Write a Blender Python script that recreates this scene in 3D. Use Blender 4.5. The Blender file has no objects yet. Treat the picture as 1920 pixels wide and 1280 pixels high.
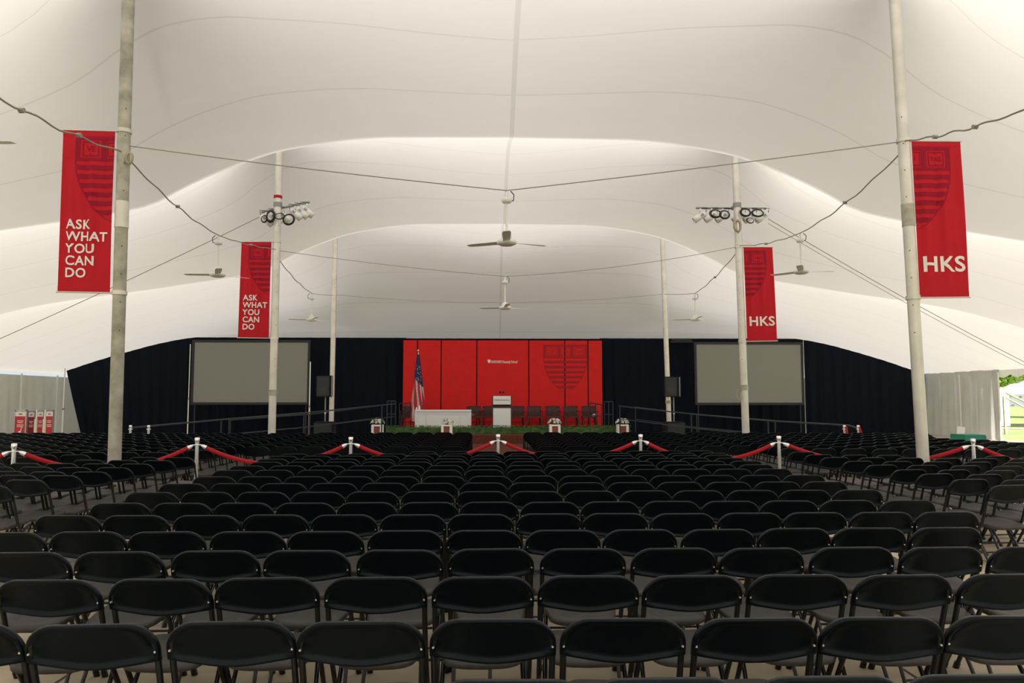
import bpy, bmesh, math, random
import numpy as np
from mathutils import Vector, Matrix
random.seed(7)
scn = bpy.context.scene
COL = scn.collection
# ------------------------------------------------------------------ camera
F_PX = 1400.0; PITCH = 0.077; YAW = 0.0285; EYE = Vector((0, 0, 1.59))
cam_d = bpy.data.cameras.new('camera'); cam_d.sensor_width = 36.0
cam_d.lens = F_PX / 1920.0 * 36.0; cam_d.clip_start = 0.1; cam_d.clip_end = 500
cam = bpy.data.objects.new('camera', cam_d); COL.objects.link(cam)
cam.location = EYE; cam.rotation_euler = (math.pi / 2 + PITCH, 0, -YAW)
scn.camera = cam
# ------------------------------------------------------------------ light
SKY = 0.34; SUN = 6.0; EXPOSURE = 1.27
w = bpy.data.worlds.new('sky'); scn.world = w; w.use_nodes = True
bg = w.node_tree.nodes['Background']; bg.inputs[0].default_value = (0.88, 0.94, 1.0, 1); bg.inputs[1].default_value = SKY
sun_d = bpy.data.lights.new('sun', 'SUN'); sun_d.energy = SUN; sun_d.angle = math.radians(2.0); sun_d.color = (1.0, 0.965, 0.905)
sun = bpy.data.objects.new('sun', sun_d); COL.objects.link(sun)
sun.rotation_euler = (Vector((-0.10, 0.80, -0.58))).to_track_quat('-Z', 'Y').to_euler()
scn.view_settings.view_transform = 'Standard'; scn.view_settings.look = 'None'
scn.view_settings.exposure = EXPOSURE; scn.view_settings.gamma = 1.0; scn.view_settings.use_curve_mapping = False
scn.cycles.use_denoising = True; scn.cycles.max_bounces = 8; scn.cycles.diffuse_bounces = 4
scn.cycles.transmission_bounces = 4; scn.cycles.caustics_reflective = False; scn.cycles.caustics_refractive = False

# ------------------------------------------------------------------ helpers
_F = Vector((math.sin(YAW) * math.cos(PITCH), math.cos(YAW) * math.cos(PITCH), math.sin(PITCH)))
_R = Vector((math.cos(YAW), -math.sin(YAW), 0)); _U = _R.cross(_F)
def _ray(px, py): return _F + _R * ((px - 960) / F_PX) - _U * ((py - 640) / F_PX)
def at(px, py, Y):
    d = _ray(px, py); return EYE + d * (Y / d.y)
def at_h(px, py, h):
    d = _ray(px, py); return EYE + d * ((h - EYE.z) / d.z)
def proj(p):
    v = Vector(p) - EYE; z = v.dot(_F)
    return (960 + F_PX * v.dot(_R) / z, 640 - F_PX * v.dot(_U) / z, z)

def mat(name, col, rough=0.6, metal=0.0, spec=0.5, noise=0.0, nscale=8.0, trans=0.0, bump=0.0, coat=0.0, alt=None):
    m = bpy.data.materials.new(name); m.use_nodes = True
    nt = m.node_tree; N = nt.nodes; L = nt.links; b = N['Principled BSDF']
    b.inputs['Base Color'].default_value = (*col, 1); b.inputs['Roughness'].default_value = rough
    b.inputs['Metallic'].default_value = metal; b.inputs['Specular IOR Level'].default_value = spec
    b.inputs['Coat Weight'].default_value = coat
    if noise > 0 or bump > 0:
        tc = N.new('ShaderNodeTexCoord'); nz = N.new('ShaderNodeTexNoise')
        nz.inputs['Scale'].default_value = nscale; nz.inputs['Detail'].default_value = 5
        L.new(tc.outputs['Object'], nz.inputs['Vector'])
        if noise > 0:
            mx = N.new('ShaderNodeMixRGB'); a = alt or tuple(c * (1 - noise) for c in col)
            mx.inputs[1].default_value = (*a, 1)
            mx.inputs[2].default_value = (*(col if alt else tuple(min(1, c * (1 + noise)) for c in col)), 1)
            cr = N.new('ShaderNodeMapRange'); cr.inputs[1].default_value = 0.3; cr.inputs[2].default_value = 0.7
            L.new(nz.outputs['Fac'], cr.inputs[0]); L.new(cr.outputs[0], mx.inputs[0]); L.new(mx.outputs[0], b.inputs['Base Color'])
        if bump > 0:
            bp = N.new('ShaderNodeBump'); bp.inputs['Strength'].default_value = bump; bp.inputs['Distance'].default_value = 0.02
            L.new(nz.outputs['Fac'], bp.inputs['Height']); L.new(bp.outputs[0], b.inputs['Normal'])
    if trans > 0:
        tr = N.new('ShaderNodeBsdfTranslucent'); tr.inputs[0].default_value = (*col, 1)
        ms = N.new('ShaderNodeMixShader'); ms.inputs[0].default_value = trans
        out = N['Material Output']; L.new(b.outputs[0], ms.inputs[1]); L.new(tr.outputs[0], ms.inputs[2]); L.new(ms.outputs[0], out.inputs[0])
    return m

def fabric_roof():
    m = bpy.data.materials.new('tent_fabric'); m.use_nodes = True
    nt = m.node_tree; N = nt.nodes; L = nt.links; N.remove(N['Principled BSDF'])
    tc = N.new('ShaderNodeTexCoord'); sp = N.new('ShaderNodeSeparateXYZ'); L.new(tc.outputs['Object'], sp.inputs[0])
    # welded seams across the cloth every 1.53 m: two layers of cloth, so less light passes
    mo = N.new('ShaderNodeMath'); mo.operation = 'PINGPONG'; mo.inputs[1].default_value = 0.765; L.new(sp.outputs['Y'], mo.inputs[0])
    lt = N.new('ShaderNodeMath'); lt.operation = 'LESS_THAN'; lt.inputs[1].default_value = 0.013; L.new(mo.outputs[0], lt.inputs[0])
    nz = N.new('ShaderNodeTexNoise'); nz.inputs['Scale'].default_value = 0.35; nz.inputs['Detail'].default_value = 4; L.new(tc.outputs['Object'], nz.inputs['Vector'])
    cA = N.new('ShaderNodeMixRGB'); cA.inputs[1].default_value = (0.79, 0.755, 0.715, 1); cA.inputs[2].default_value = (0.81, 0.765, 0.745, 1)
    L.new(nz.outputs['Fac'], cA.inputs[0])
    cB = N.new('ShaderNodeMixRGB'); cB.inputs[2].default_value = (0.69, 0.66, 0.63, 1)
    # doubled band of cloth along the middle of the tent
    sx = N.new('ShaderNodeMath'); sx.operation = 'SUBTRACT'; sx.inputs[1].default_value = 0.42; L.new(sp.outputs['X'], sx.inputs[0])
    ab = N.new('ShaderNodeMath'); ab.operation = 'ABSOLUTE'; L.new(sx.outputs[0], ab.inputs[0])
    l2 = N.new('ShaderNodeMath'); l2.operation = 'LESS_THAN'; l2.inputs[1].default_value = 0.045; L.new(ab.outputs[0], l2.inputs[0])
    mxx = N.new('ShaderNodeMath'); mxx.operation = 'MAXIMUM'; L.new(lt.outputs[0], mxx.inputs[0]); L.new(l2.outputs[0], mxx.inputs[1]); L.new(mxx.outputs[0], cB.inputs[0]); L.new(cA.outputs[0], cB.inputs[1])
    nb = N.new('ShaderNodeTexNoise'); nb.inputs['Scale'].default_value = 1.1; nb.inputs['Detail'].default_value = 3
    mp = N.new('ShaderNodeMapping'); mp.inputs['Scale'].default_value = (0.5, 1.6, 1.0); L.new(tc.outputs['Object'], mp.inputs[0]); L.new(mp.outputs[0], nb.inputs['Vector'])
    bp = N.new('ShaderNodeBump'); bp.inputs['Strength'].default_value = 0.04; bp.inputs['Distance'].default_value = 0.25; L.new(nb.outputs['Fac'], bp.inputs['Height'])
    df = N.new('ShaderNodeBsdfDiffuse'); tr = N.new('ShaderNodeBsdfTranslucent'); ms = N.new('ShaderNodeMixShader'); ms.inputs[0].default_value = ROOF_T
    for s in (df, tr): L.new(cB.outputs[0], s.inputs[0]); L.new(bp.outputs[0], s.inputs['Normal'])
    L.new(df.outputs[0], ms.inputs[1]); L.new(tr.outputs[0], ms.inputs[2]); L.new(ms.outputs[0], N['Material Output'].inputs[0])
    return m
ROOF_T = 0.26

def tag(o, label=None, cat=None, group=None, kind=None):
    if label: o['label'] = label
    if cat: o['category'] = cat
    if group: o['group'] = group
    if kind: o['kind'] = kind
    return o
def thing(name, label, cat, loc=(0, 0, 0), rz=0.0, group=None):
    o = bpy.data.objects.new(name, None); COL.objects.link(o); o.location = loc; o.rotation_euler = (0, 0, rz)
    o.empty_display_size = 0.1
    return tag(o, label, cat, group)

class MB:
    """collects shapes into one mesh"""
    def __init__(s): s.v = []; s.f = []; s.sm = []; s.mi = []
    def add(s, vs, fs, smooth=False, mi=0):
        b = len(s.v); s.v += [tuple(p) for p in vs]; s.f += [tuple(b + i for i in f) for f in fs]
        s.sm += [smooth] * len(fs); s.mi += [mi] * len(fs); return s
    def box(s, c, d, rot=None, mi=0):
        x, y, z = (k / 2 for k in d); vs = [Vector((a * x, b * y, e * z)) for e in (-1, 1) for b in (-1, 1) for a in (-1, 1)]
        if rot is not None: vs = [rot @ v for v in vs]
        vs = [v + Vector(c) for v in vs]
        return s.add(vs, [(0, 2, 3, 1), (4, 5, 7, 6), (0, 1, 5, 4), (2, 6, 7, 3), (0, 4, 6, 2), (1, 3, 7, 5)], mi=mi)
    def bbox(s, c, d, r=0.01):
        """box with chamfered edges"""
        bm = bmesh.new(); bmesh.ops.create_cube(bm, size=1.0)
        for v in bm.verts: v.co = Vector((v.co.x * d[0], v.co.y * d[1], v.co.z * d[2]))
        bmesh.ops.bevel(bm, geom=bm.edges[:], offset=r, segments=2, affect='EDGES')
        bm.verts.index_update()
        s.add([v.co + Vector(c) for v in bm.verts], [[v.index for v in f.verts] for f in bm.faces]); bm.free(); return s
    def tube(s, pts, r, seg=8, cap=True, mi=0, closed=False):
        pts = [Vector(p) for p in pts]; n = len(pts); rr = r if isinstance(r, (list, tuple)) else [r] * n
        vs = []; prev = None
        for i, p in enumerate(pts):
            if closed: t = (pts[(i + 1) % n] - pts[i - 1])
            else: t = (pts[min(i + 1, n - 1)] - pts[max(i - 1, 0)])
            t = t.normalized() if t.length > 1e-9 else Vector((0, 0, 1))
            if prev is None:
                a = Vector((0, 0, 1)) if abs(t.z) < 0.9 else Vector((1, 0, 0)); u = (a - t * a.dot(t)).normalized()
            else:
                u = prev - t * prev.dot(t); u = u.normalized() if u.length > 1e-6 else prev
            prev = u; q = t.cross(u)
            for k in range(seg):
                a = 2 * math.pi * k / seg; vs.append(p + (u * math.cos(a) + q * math.sin(a)) * rr[i])
        fs = [(i * seg + k, i * seg + (k + 1) % seg, (i + 1) * seg + (k + 1) % seg, (i + 1) * seg + k) for i in range(n - 1) for k in range(seg)]
        if closed: fs += [((n - 1) * seg + k, (n - 1) * seg + (k + 1) % seg, (k + 1) % seg, k) for k in range(seg)]
        s.add(vs, fs, True, mi)
        if cap and not closed:
            s.add(vs[:seg], [tuple(range(seg))[::-1]], mi=mi); s.add(vs[-seg:], [tuple(range(seg))], mi=mi)
        return s
    def lathe(s, prof, seg=20, c=(0, 0, 0), mi=0):
        vs = []; c = Vector(c)
        for r, z in prof:
            for k in range(seg):
                a = 2 * math.pi * k / seg; vs.append(c + Vector((r * math.cos(a), r * math.sin(a), z)))
        n = len(prof)
        fs = [(i * seg + k, i * seg + (k + 1) % seg, (i + 1) * seg + (k + 1) % seg, (i + 1) * seg + k) for i in range(n - 1) for k in range(seg)]
        s.add(vs, fs, True, mi)
        s.add(vs[:seg], [tuple(range(seg))[::-1]], mi=mi); s.add(vs[-seg:], [tuple(range(seg))], mi=mi); return s
    def data(s, name, mats):
        me = bpy.data.meshes.new(name); me.from_pydata([tuple(v) for v in s.v], [], s.f); me.update()
        for m in (mats if isinstance(mats, (list, tuple)) else [mats]): me.materials.append(m)
        me.polygons.foreach_set('use_smooth', s.sm); me.polygons.foreach_set('material_index', s.mi)
        return me
    def build(s, name, mats, parent=None, loc=None):
        o = bpy.data.objects.new(name, s.data(name, mats)); COL.objects.link(o)
        if parent is not None: o.parent = parent
        if loc is not None: o.location = loc
        return o
def one(mb, name, mats, label, cat, group=None, origin=None):
    """a thing that is a single mesh"""
    if origin is not None:
        og = Vector(origin); mb.v = [tuple(Vector(v) - og) for v in mb.v]
    return tag(mb.build(name, mats, loc=origin), label, cat, group)
def sag(a, b, n=14, s=0.2):
    a = Vector(a); b = Vector(b)
    return [a.lerp(b, i / n) - Vector((0, 0, 4 * s * (i / n) * (1 - i / n))) for i in range(n + 1)]
def copy_tree(o, parent=None):
    c = o.copy(); COL.objects.link(c)
    if parent is not None: c.parent = parent
    for ch in KIDS.get(o.name, ()): copy_tree_child(ch, c)
    return c
def copy_tree_child(o, parent):
    c = o.copy(); COL.objects.link(c); c.parent = parent
    for ch in KIDS.get(o.name, ()): copy_tree_child(ch, c)
KIDS = {}
def index_kids(o):
    KIDS[o.name] = [k for k in bpy.data.objects if k.parent == o]
    for k in KIDS[o.name]: index_kids(k)

def hermite(xs, ys):
    n = len(xs); d = [(ys[i + 1] - ys[i]) / (xs[i + 1] - xs[i]) for i in range(n - 1)]
    m = [d[0]] + [(0 if d[i - 1] * d[i] <= 0 else 2 * d[i - 1] * d[i] / (d[i - 1] + d[i])) for i in range(1, n - 1)] + [d[-1]]
    def f(x):
        if x <= xs[0]: return ys[0] + m[0] * (x - xs[0]) * 0
        if x >= xs[-1]: return ys[-1]
        i = max(k for k in range(n - 1) if xs[k] <= x); h = xs[i + 1] - xs[i]; t = (x - xs[i]) / h
        return ((2 * t**3 - 3 * t**2 + 1) * ys[i] + (t**3 - 2 * t**2 + t) * h * m[i] + (-2 * t**3 + 3 * t**2) * ys[i + 1] + (t**3 - t**2) * h * m[i + 1])
    return f
def text_tris(txt, bold=0.0, align='LEFT', spacing=1.0, line=1.0):
    """flat text as (verts, faces), cap height about 0.7"""
    c = bpy.data.curves.new('t', 'FONT'); c.body = txt; c.offset = bold; c.align_x = align; c.space_character = spacing; c.space_line = line
    c.resolution_u = 4
    o = bpy.data.objects.new('t', c); COL.objects.link(o)
    dg = bpy.context.evaluated_depsgraph_get(); me = o.evaluated_get(dg).to_mesh()
    vs = [v.co.copy() for v in me.vertices]; fs = [tuple(p.vertices) for p in me.polygons]
    o.evaluated_get(dg).to_mesh_clear(); bpy.data.objects.remove(o); bpy.data.curves.remove(c)
    return vs, fs
def clip_poly(poly, xmin, xmax):
    for side, lim in ((1, xmin), (-1, xmax)):
        out = []
        for i in range(len(poly)):
            a, b = poly[i], poly[(i + 1) % len(poly)]
            ia, ib = side * (a[0] - lim) >= 0, side * (b[0] - lim) >= 0
            if ia: out.append(a)
            if ia != ib:
                t = (lim - a[0]) / (b[0] - a[0]); out.append((lim, a[1] + t * (b[1] - a[1])))
        poly = out
        if len(poly) < 3: return []
    return poly

# ------------------------------------------------------------------ materials
M_ROOF = fabric_roof()
M_WALL = mat('wall_fabric', (0.60, 0.60, 0.585), 0.8, spec=0.1, noise=0.06, nscale=1.5, trans=0.10)
M_WALLFRAME = mat('white_pole', (0.75, 0.75, 0.72), 0.5)
M_FLOOR = None
M_GRASS = mat('grass', (0.27, 0.33, 0.13), 0.9, spec=0.1, noise=0.35, nscale=3)
M_BLACK = mat('black_plastic', (0.0013, 0.0030, 0.0050), 0.36, spec=0.20, noise=0.2, nscale=30)  # bluish skylight is painted into the black of this plastic
M_BLACK.node_tree.nodes['Principled BSDF'].inputs['Specular Tint'].default_value = (0.74, 0.92, 1.0, 1)  # reflections tinted blue as well, to carry the painted skylight
M_FRAME = mat('black_steel', (0.005, 0.006, 0.007), 0.28, spec=0.5)
M_SEAT = mat('black_seat_plastic_toplit', (0.042, 0.040, 0.038), 0.5, spec=0.40, noise=0.15, nscale=20)  # same plastic as the backs, lighter copy with top light painted in
M_RIVET = mat('rivet_steel', (0.75, 0.75, 0.72), 0.3, metal=0.8)
M_ALU = mat('aluminium_pole', (0.66, 0.64, 0.58), 0.42, metal=0.55, noise=0.12, nscale=3)
M_WORN = mat('weathered_aluminium', (0.40, 0.39, 0.32), 0.6, metal=0.25, noise=0.3, nscale=5)
M_STEEL = mat('galvanised_steel', (0.55, 0.55, 0.55), 0.35, metal=0.8)
M_CHROME = mat('chrome', (0.92, 0.92, 0.92), 0.25, metal=0.8)
M_REDROPE = mat('red_velvet', (0.42, 0.012, 0.018), 0.7, spec=0.25, noise=0.2, nscale=40)
M_DRAPE = mat('black_drape', (0.006, 0.0085, 0.016), 0.9, spec=0.12)
M_REDCLOTH = mat('red_banner_cloth', (0.62, 0.020, 0.035), 0.75, spec=0.15, noise=0.05, nscale=2, trans=0.18)
M_REDDARK = mat('dark_red_print', (0.33, 0.012, 0.035), 0.75, spec=0.15, trans=0.1)
M_WHITEP = mat('white_print', (0.86, 0.80, 0.76), 0.7, spec=0.2)
M_REDBACK = mat('red_backdrop', (0.72, 0.016, 0.016), 0.6, spec=0.2, noise=0.06, nscale=3, bump=0.1)
M_REDBACKD = mat('red_backdrop_print', (0.40, 0.013, 0.022), 0.6, spec=0.2)
M_SCREEN = mat('projection_screen', (0.24, 0.25, 0.225), 0.7, spec=0.2)
M_CHAR = mat('charcoal_frame', (0.012, 0.012, 0.014), 0.6)
M_WHITE = mat('white_paint', (0.80, 0.80, 0.77), 0.45)
M_PLASTICW = mat('white_enamel', (0.82, 0.82, 0.80), 0.35)
M_GREYM = mat('grey_metal', (0.25, 0.25, 0.26), 0.4, metal=0.6)
M_RAIL = mat('dark_rail', (0.018, 0.028, 0.034), 0.4, metal=0.3)
M_ROPE = mat('grey_cord', (0.32, 0.30, 0.27), 0.8)
M_CABLE = mat('black_cable', (0.008, 0.008, 0.010), 0.5)
M_BEIGEROPE = mat('beige_rope', (0.42, 0.37, 0.26), 0.9)
M_CARPET = mat('brown_carpet', (0.11, 0.036, 0.024), 0.95, spec=0.1, noise=0.25, nscale=12)
M_WOOD = mat('dark_wood', (0.055, 0.012, 0.009), 0.4, noise=0.3, nscale=6)
M_HEDGE = mat('hedge_leaf', (0.055, 0.12, 0.025), 0.75, noise=0.5, nscale=9)
M_LEAF = mat('plant_leaf', (0.05, 0.10, 0.025), 0.6)
M_PETAL = mat('white_petal', (0.86, 0.86, 0.80), 0.6, trans=0.2)
M_BROWNP = mat('red_brown_panel', (0.20, 0.045, 0.030), 0.6)
M_NAVY = mat('flag_blue', (0.016, 0.016, 0.075), 0.8)
M_FLAGR = mat('flag_red', (0.42, 0.012, 0.022), 0.8)
M_FLAGW = mat('flag_white', (0.50, 0.44, 0.43), 0.8)
M_GOLD = mat('brass', (0.75, 0.55, 0.25), 0.25, metal=1.0)
M_TEAL = mat('teal_cloth', (0.02, 0.22, 0.15), 0.7)
M_GAP = mat('backdrop_gap', (0.03, 0.004, 0.004), 0.9)
M_TREE = mat('tree_foliage', (0.22, 0.34, 0.05), 0.8, noise=0.4, nscale=2, trans=0.3)
M_TIMBER = mat('timber', (0.50, 0.38, 0.24), 0.7, noise=0.2, nscale=4)

# ------------------------------------------------------------------ roof surface
XC = 0.35; HW = 19.5; Y_REAR = 38.6; Y_FRONT = -16.0; PX = 5.98
BAY = 7.65; PY0 = 11.2
_S = hermite([0, 2.5, 4.5, 5.5, 6.5, 7.3, 10, 13.7, 17, 19.5], [6.94, 6.86, 6.53, 6.18, 5.73, 5.32, 4.92, 4.42, 3.55, 2.72])
_A0 = hermite([0, 6, 10, 14, 19.5], [0.75, 1.1, 0.8, 0.45, 0.0])
_YP = hermite([0, 2.6, 5.1, 7.0, 9.0, 12.0, 16.0], [2.72, 3.30, 4.72, 6.15, 7.5, 9.4, 13.0])
def roof(x, y):
    xp = abs(x - XC); yc = y
    lo, hi = PY0 - 3 * BAY, PY0 + 2 * BAY
    k = round((y - PY0) / BAY); k = max(-3, min(2, k)); u = min(1.0, abs(y - (PY0 + k * BAY)) / (BAY / 2))
    if y > hi or y < lo: u = min(1.0, min(abs(y - hi), abs(y - lo)) / (BAY * 0.9))
    c = math.cos(math.pi / 2 * u)
    side = _S(xp) + _A0(xp) * c
    r = math.hypot(xp - PX, u * BAY / 2); side += 1.45 * math.exp(-r / 1.7)
    e = _YP(min(Y_REAR - y, y - Y_FRONT)); kk = 0.30
    return -kk * math.log(math.exp(-side / kk) + math.exp(-e / kk)) if e < side + 4 else side
xs = sorted(set([round(XC + s * v, 4) for s in (-1, 1) for v in list(np.arange(0, 19.5, 0.32)) + [PX, 19.5]]))
ys = sorted(set([round(float(v), 4) for v in np.arange(Y_FRONT, Y_REAR, 0.34)] + [Y_REAR] + [round(PY0 + k * BAY + e, 4) for k in range(-3, 3) for e in (0, BAY / 2, BAY / 2 - 0.06, BAY / 2 + 0.06)]))
mb = MB(); nx = len(xs)
mb.add([(x, y, roof(x, y)) for y in ys for x in xs],
       [(j * nx + i, j * nx + i + 1, (j + 1) * nx + i + 1, (j + 1) * nx + i) for j in range(len(ys) - 1) for i in range(nx - 1)], True)
tag(mb.build('ceiling', M_ROOF), kind='structure')
# scalloped valance all round the eave
def valance(name, p0, p1, inward):
    L_ = (Vector(p1) - Vector(p0)).length; n = int(L_ / 0.08); mb = MB(); vs = []
    for i in range(n + 1):
        t = i / n; p = Vector(p0).lerp(Vector(p1), t); h = roof(p.x, p.y)
        d = 0.16 + 0.14 * abs(math.sin(math.pi * t * L_ / 0.8)) ** 0.7
        vs += [(p.x, p.y, h), (p.x, p.y, h - d)]
    mb.add(vs, [(2 * i, 2 * i + 1, 2 * i + 3, 2 * i + 2) for i in range(n)], True)
    tag(mb.build(name, M_ROOF), kind='structure')
valance('trim_1', (XC - HW, Y_FRONT, 0), (XC - HW, 24.0, 0), 1)
valance('trim_2', (XC + HW, Y_FRONT, 0), (XC + HW, 29.0, 0), -1)
# ------------------------------------------------------------------ ground and floor
def floor_mat():
    m = bpy.data.materials.new('floor_boards'); m.use_nodes = True; nt = m.node_tree; N = nt.nodes; L = nt.links; b = N['Principled BSDF']
    tc = N.new('ShaderNodeTexCoord'); mp = N.new('ShaderNodeMapping'); L.new(tc.outputs['Object'], mp.inputs[0])
    br = N.new('ShaderNodeTexBrick'); br.offset = 0.0; br.inputs['Scale'].default_value = 1.0
    br.inputs['Brick Width'].default_value = 2.44; br.inputs['Row Height'].default_value = 1.22; br.inputs['Mortar Size'].default_value = 0.012
    br.inputs['Color1'].default_value = (0.66, 0.57, 0.42, 1); br.inputs['Color2'].default_value = (0.60, 0.52, 0.38, 1); br.inputs['Mortar'].default_value = (0.10, 0.08, 0.06, 1)
    L.new(mp.outputs[0], br.inputs['Vector'])
    nz = N.new('ShaderNodeTexNoise'); nz.inputs['Scale'].default_value = 2.5; nz.inputs['Detail'].default_value = 8; L.new(mp.outputs[0], nz.inputs['Vector'])
    mx = N.new('ShaderNodeMixRGB'); mx.blend_type = 'MULTIPLY'; mx.inputs[0].default_value = 0.35; L.new(br.outputs[0], mx.inputs[1]); L.new(nz.outputs['Fac'], mx.inputs[2])
    L.new(mx.outputs[0], b.inputs['Base Color']); b.inputs['Roughness'].default_value = 0.7; b.inputs['Specular IOR Level'].default_value = 0.3
    return m
mb = MB(); mb.box((XC, (Y_FRONT + 39) / 2, -0.03), (2 * HW + 0.4, 39 - Y_FRONT, 0.06)); tag(mb.build('floor', floor_mat()), kind='structure')
mb = MB(); mb.box((0, 30, -0.16), (260, 260, 0.16)); tag(mb.build('ground', M_GRASS), kind='structure')

# ------------------------------------------------------------------ fabric side walls
def fold_wall(name, p0, p1, h0, h1, m, amp=0.05, wl=0.9, step=0.09, top=None, kind='structure', seed=1, lean0=0.0, lean1=0.0, rows=10):
    rnd = random.Random(seed); L_ = (Vector(p1) - Vector(p0)).length; n = max(8, int(L_ / step)); d = (Vector(p1) - Vector(p0)).normalized(); nn = Vector((-d.y, d.x, 0))
    ph = [rnd.uniform(0, 6.28) for _ in range(4)]; vs = []
    for j in range(rows + 1):
        t = j / rows
        for i in range(n + 1):
            s_ = i / n; p = Vector(p0).lerp(Vector(p1), s_); ht = (h0 + (h1 - h0) * s_) if top is None else top(p.x, p.y)
            q = s_ * L_
            a = amp * (math.sin(q * 6.28 / wl + ph[0] + 0.5 * math.sin(q * 1.7 + t * 2)) + 0.6 * math.sin(q * 6.28 / (wl * 0.43) + ph[1] + t * 1.5) + 0.5 * math.sin(q * 6.28 / (wl * 2.3) + ph[2]))
            a *= (0.35 + 0.65 * (1 - t)); z = 0.0 + ht * t
            p = p + nn * a + d * ((lean0 * (1 - s_) ** 3 + lean1 * s_ ** 3) * (1 - t))
            vs.append((p.x, p.y, z))
    f = [(j * (n + 1) + i, j * (n + 1) + i + 1, (j + 1) * (n + 1) + i + 1, (j + 1) * (n + 1) + i) for j in range(rows) for i in range(n)]
    mb = MB(); mb.add(vs, f, True); o = mb.build(name, m)
    if kind: tag(o, kind=kind)
    return o
fold_wall('wall_left', (XC - HW + 0.05, 20.0, 0), (XC - HW + 0.05, 38.4, 0), 2.57, 2.57, M_WALL, amp=0.07, wl=1.3, seed=3)
fold_wall('wall_right', (XC + HW - 0.05, 29.0, 0), (XC + HW - 0.05, 38.4, 0), 2.75, 2.75, M_WALL, amp=0.07, wl=1.2, seed=5)
fold_wall('wall_back', (XC - HW + 0.1, 38.5, 0), (XC + HW - 0.1, 38.5, 0), 2.68, 2.68, M_WALL, amp=0.05, wl=1.4, seed=9, step=0.15)

# perimeter tent legs
def wall_pole(x, y, label):
    mb = MB(); mb.tube([(0, 0, 0), (0, 0, 2.62)], 0.035, 10)
    t = thing('marquee_pole', label, 'tent pole', (x, y, 0), 0, 'white legs along the tent sides')
    mb.build('pole', M_WALLFRAME, t)
    m2 = MB(); m2.box((0, 0, 0.006), (0.2, 0.2, 0.012)); m2.build('base_plate', M_STEEL, t)
for (px, lab) in ((41, 'white tent leg behind the red signs at the far left wall'), (108, 'white tent leg close to the left end of the black drape')):
    X = XC - HW + 0.3; d = _ray(px, 700); wall_pole(X, d.y / d.x * X, lab)
for (px, lab) in ((1798, 'white tent leg against the right fabric wall'), (1871, 'white tent leg at the bright opening on the far right')):
    X = XC + HW - 0.3; d = _ray(px, 700); wall_pole(X, d.y / d.x * X, lab)

# ------------------------------------------------------------------ black drapes behind the stage
Y_DR = 33.5
def drape_top(x, y): return min(4.33, roof(x, y) - 0.03)
def drape(name, x0, x1, label, seed, lean0=0, lean1=0, dy=0):
    o = fold_wall('drape', (x0, Y_DR + dy, 0), (x1, Y_DR + dy, 0), 1, 1, M_DRAPE, amp=0.055, wl=0.55, step=0.06, top=drape_top, kind=None, seed=seed, lean0=lean0, lean1=lean1)
    return tag(o, label, 'drape', 'black drapes behind the stage')
Xd = [at(125, 700, Y_DR).x, at(362, 700, Y_DR).x, at(756, 700, Y_DR).x - 0.02, at(1130, 700, Y_DR).x + 0.02, at(1508, 700, Y_DR).x, at(1738, 700, Y_DR).x]
drape('drape', Xd[0], Xd[1] - 0.01, 'black drape sloping down to the left wall, left of the left screen', 11, lean0=0.75)
drape('drape', Xd[1], Xd[2] + 0.15, 'black drape hanging behind the left projection screen and speaker', 12)
drape('drape', Xd[2] - 0.1, Xd[3] + 0.1, 'black drape directly behind the red stage backdrop, barely showing above it', 15, dy=0.28)
drape('drape', Xd[3] - 0.15, Xd[4], 'black drape hanging behind the right projection screen and speaker', 13)
drape('drape', Xd[4] + 0.01, Xd[5], 'black drape sloping down to the right wall, right of the right screen', 14)
def stand_pipe(px, y0, y1, Y, label, r=0.03):
    a = at(px, y0, Y); mb = MB()
    mb.tube([(0, 0, 0.01), (0, 0, a.z * 0.42)], r, 10); mb.tube([(0, 0, a.z * 0.42), (0, 0, a.z)], r * 0.75, 10)
    t = thing('drape_stand', label, 'pole', (a.x, Y, 0), 0, 'thin uprights of the drapes'); mb.build('upright', M_PLASTICW, t)
    m2 = MB(); m2.box((0, 0, 0.005), (0.4, 0.4, 0.01)); m2.build('base_plate', M_GREYM, t)
    m3 = MB(); m3.lathe([(r * 1.4, a.z * 0.41), (r * 1.4, a.z * 0.435)], 10); m3.build('collar', M_GREYM, t)
stand_pipe(122, 690, 808, 30.5, 'thin white upright at the left end of the black drape')
stand_pipe(582, 678, 810, 30.0, 'thin white upright right of the left projection screen')
stand_pipe(357, 645, 810, 30.3, 'thin upright left of the left projection screen', 0.022)

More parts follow.
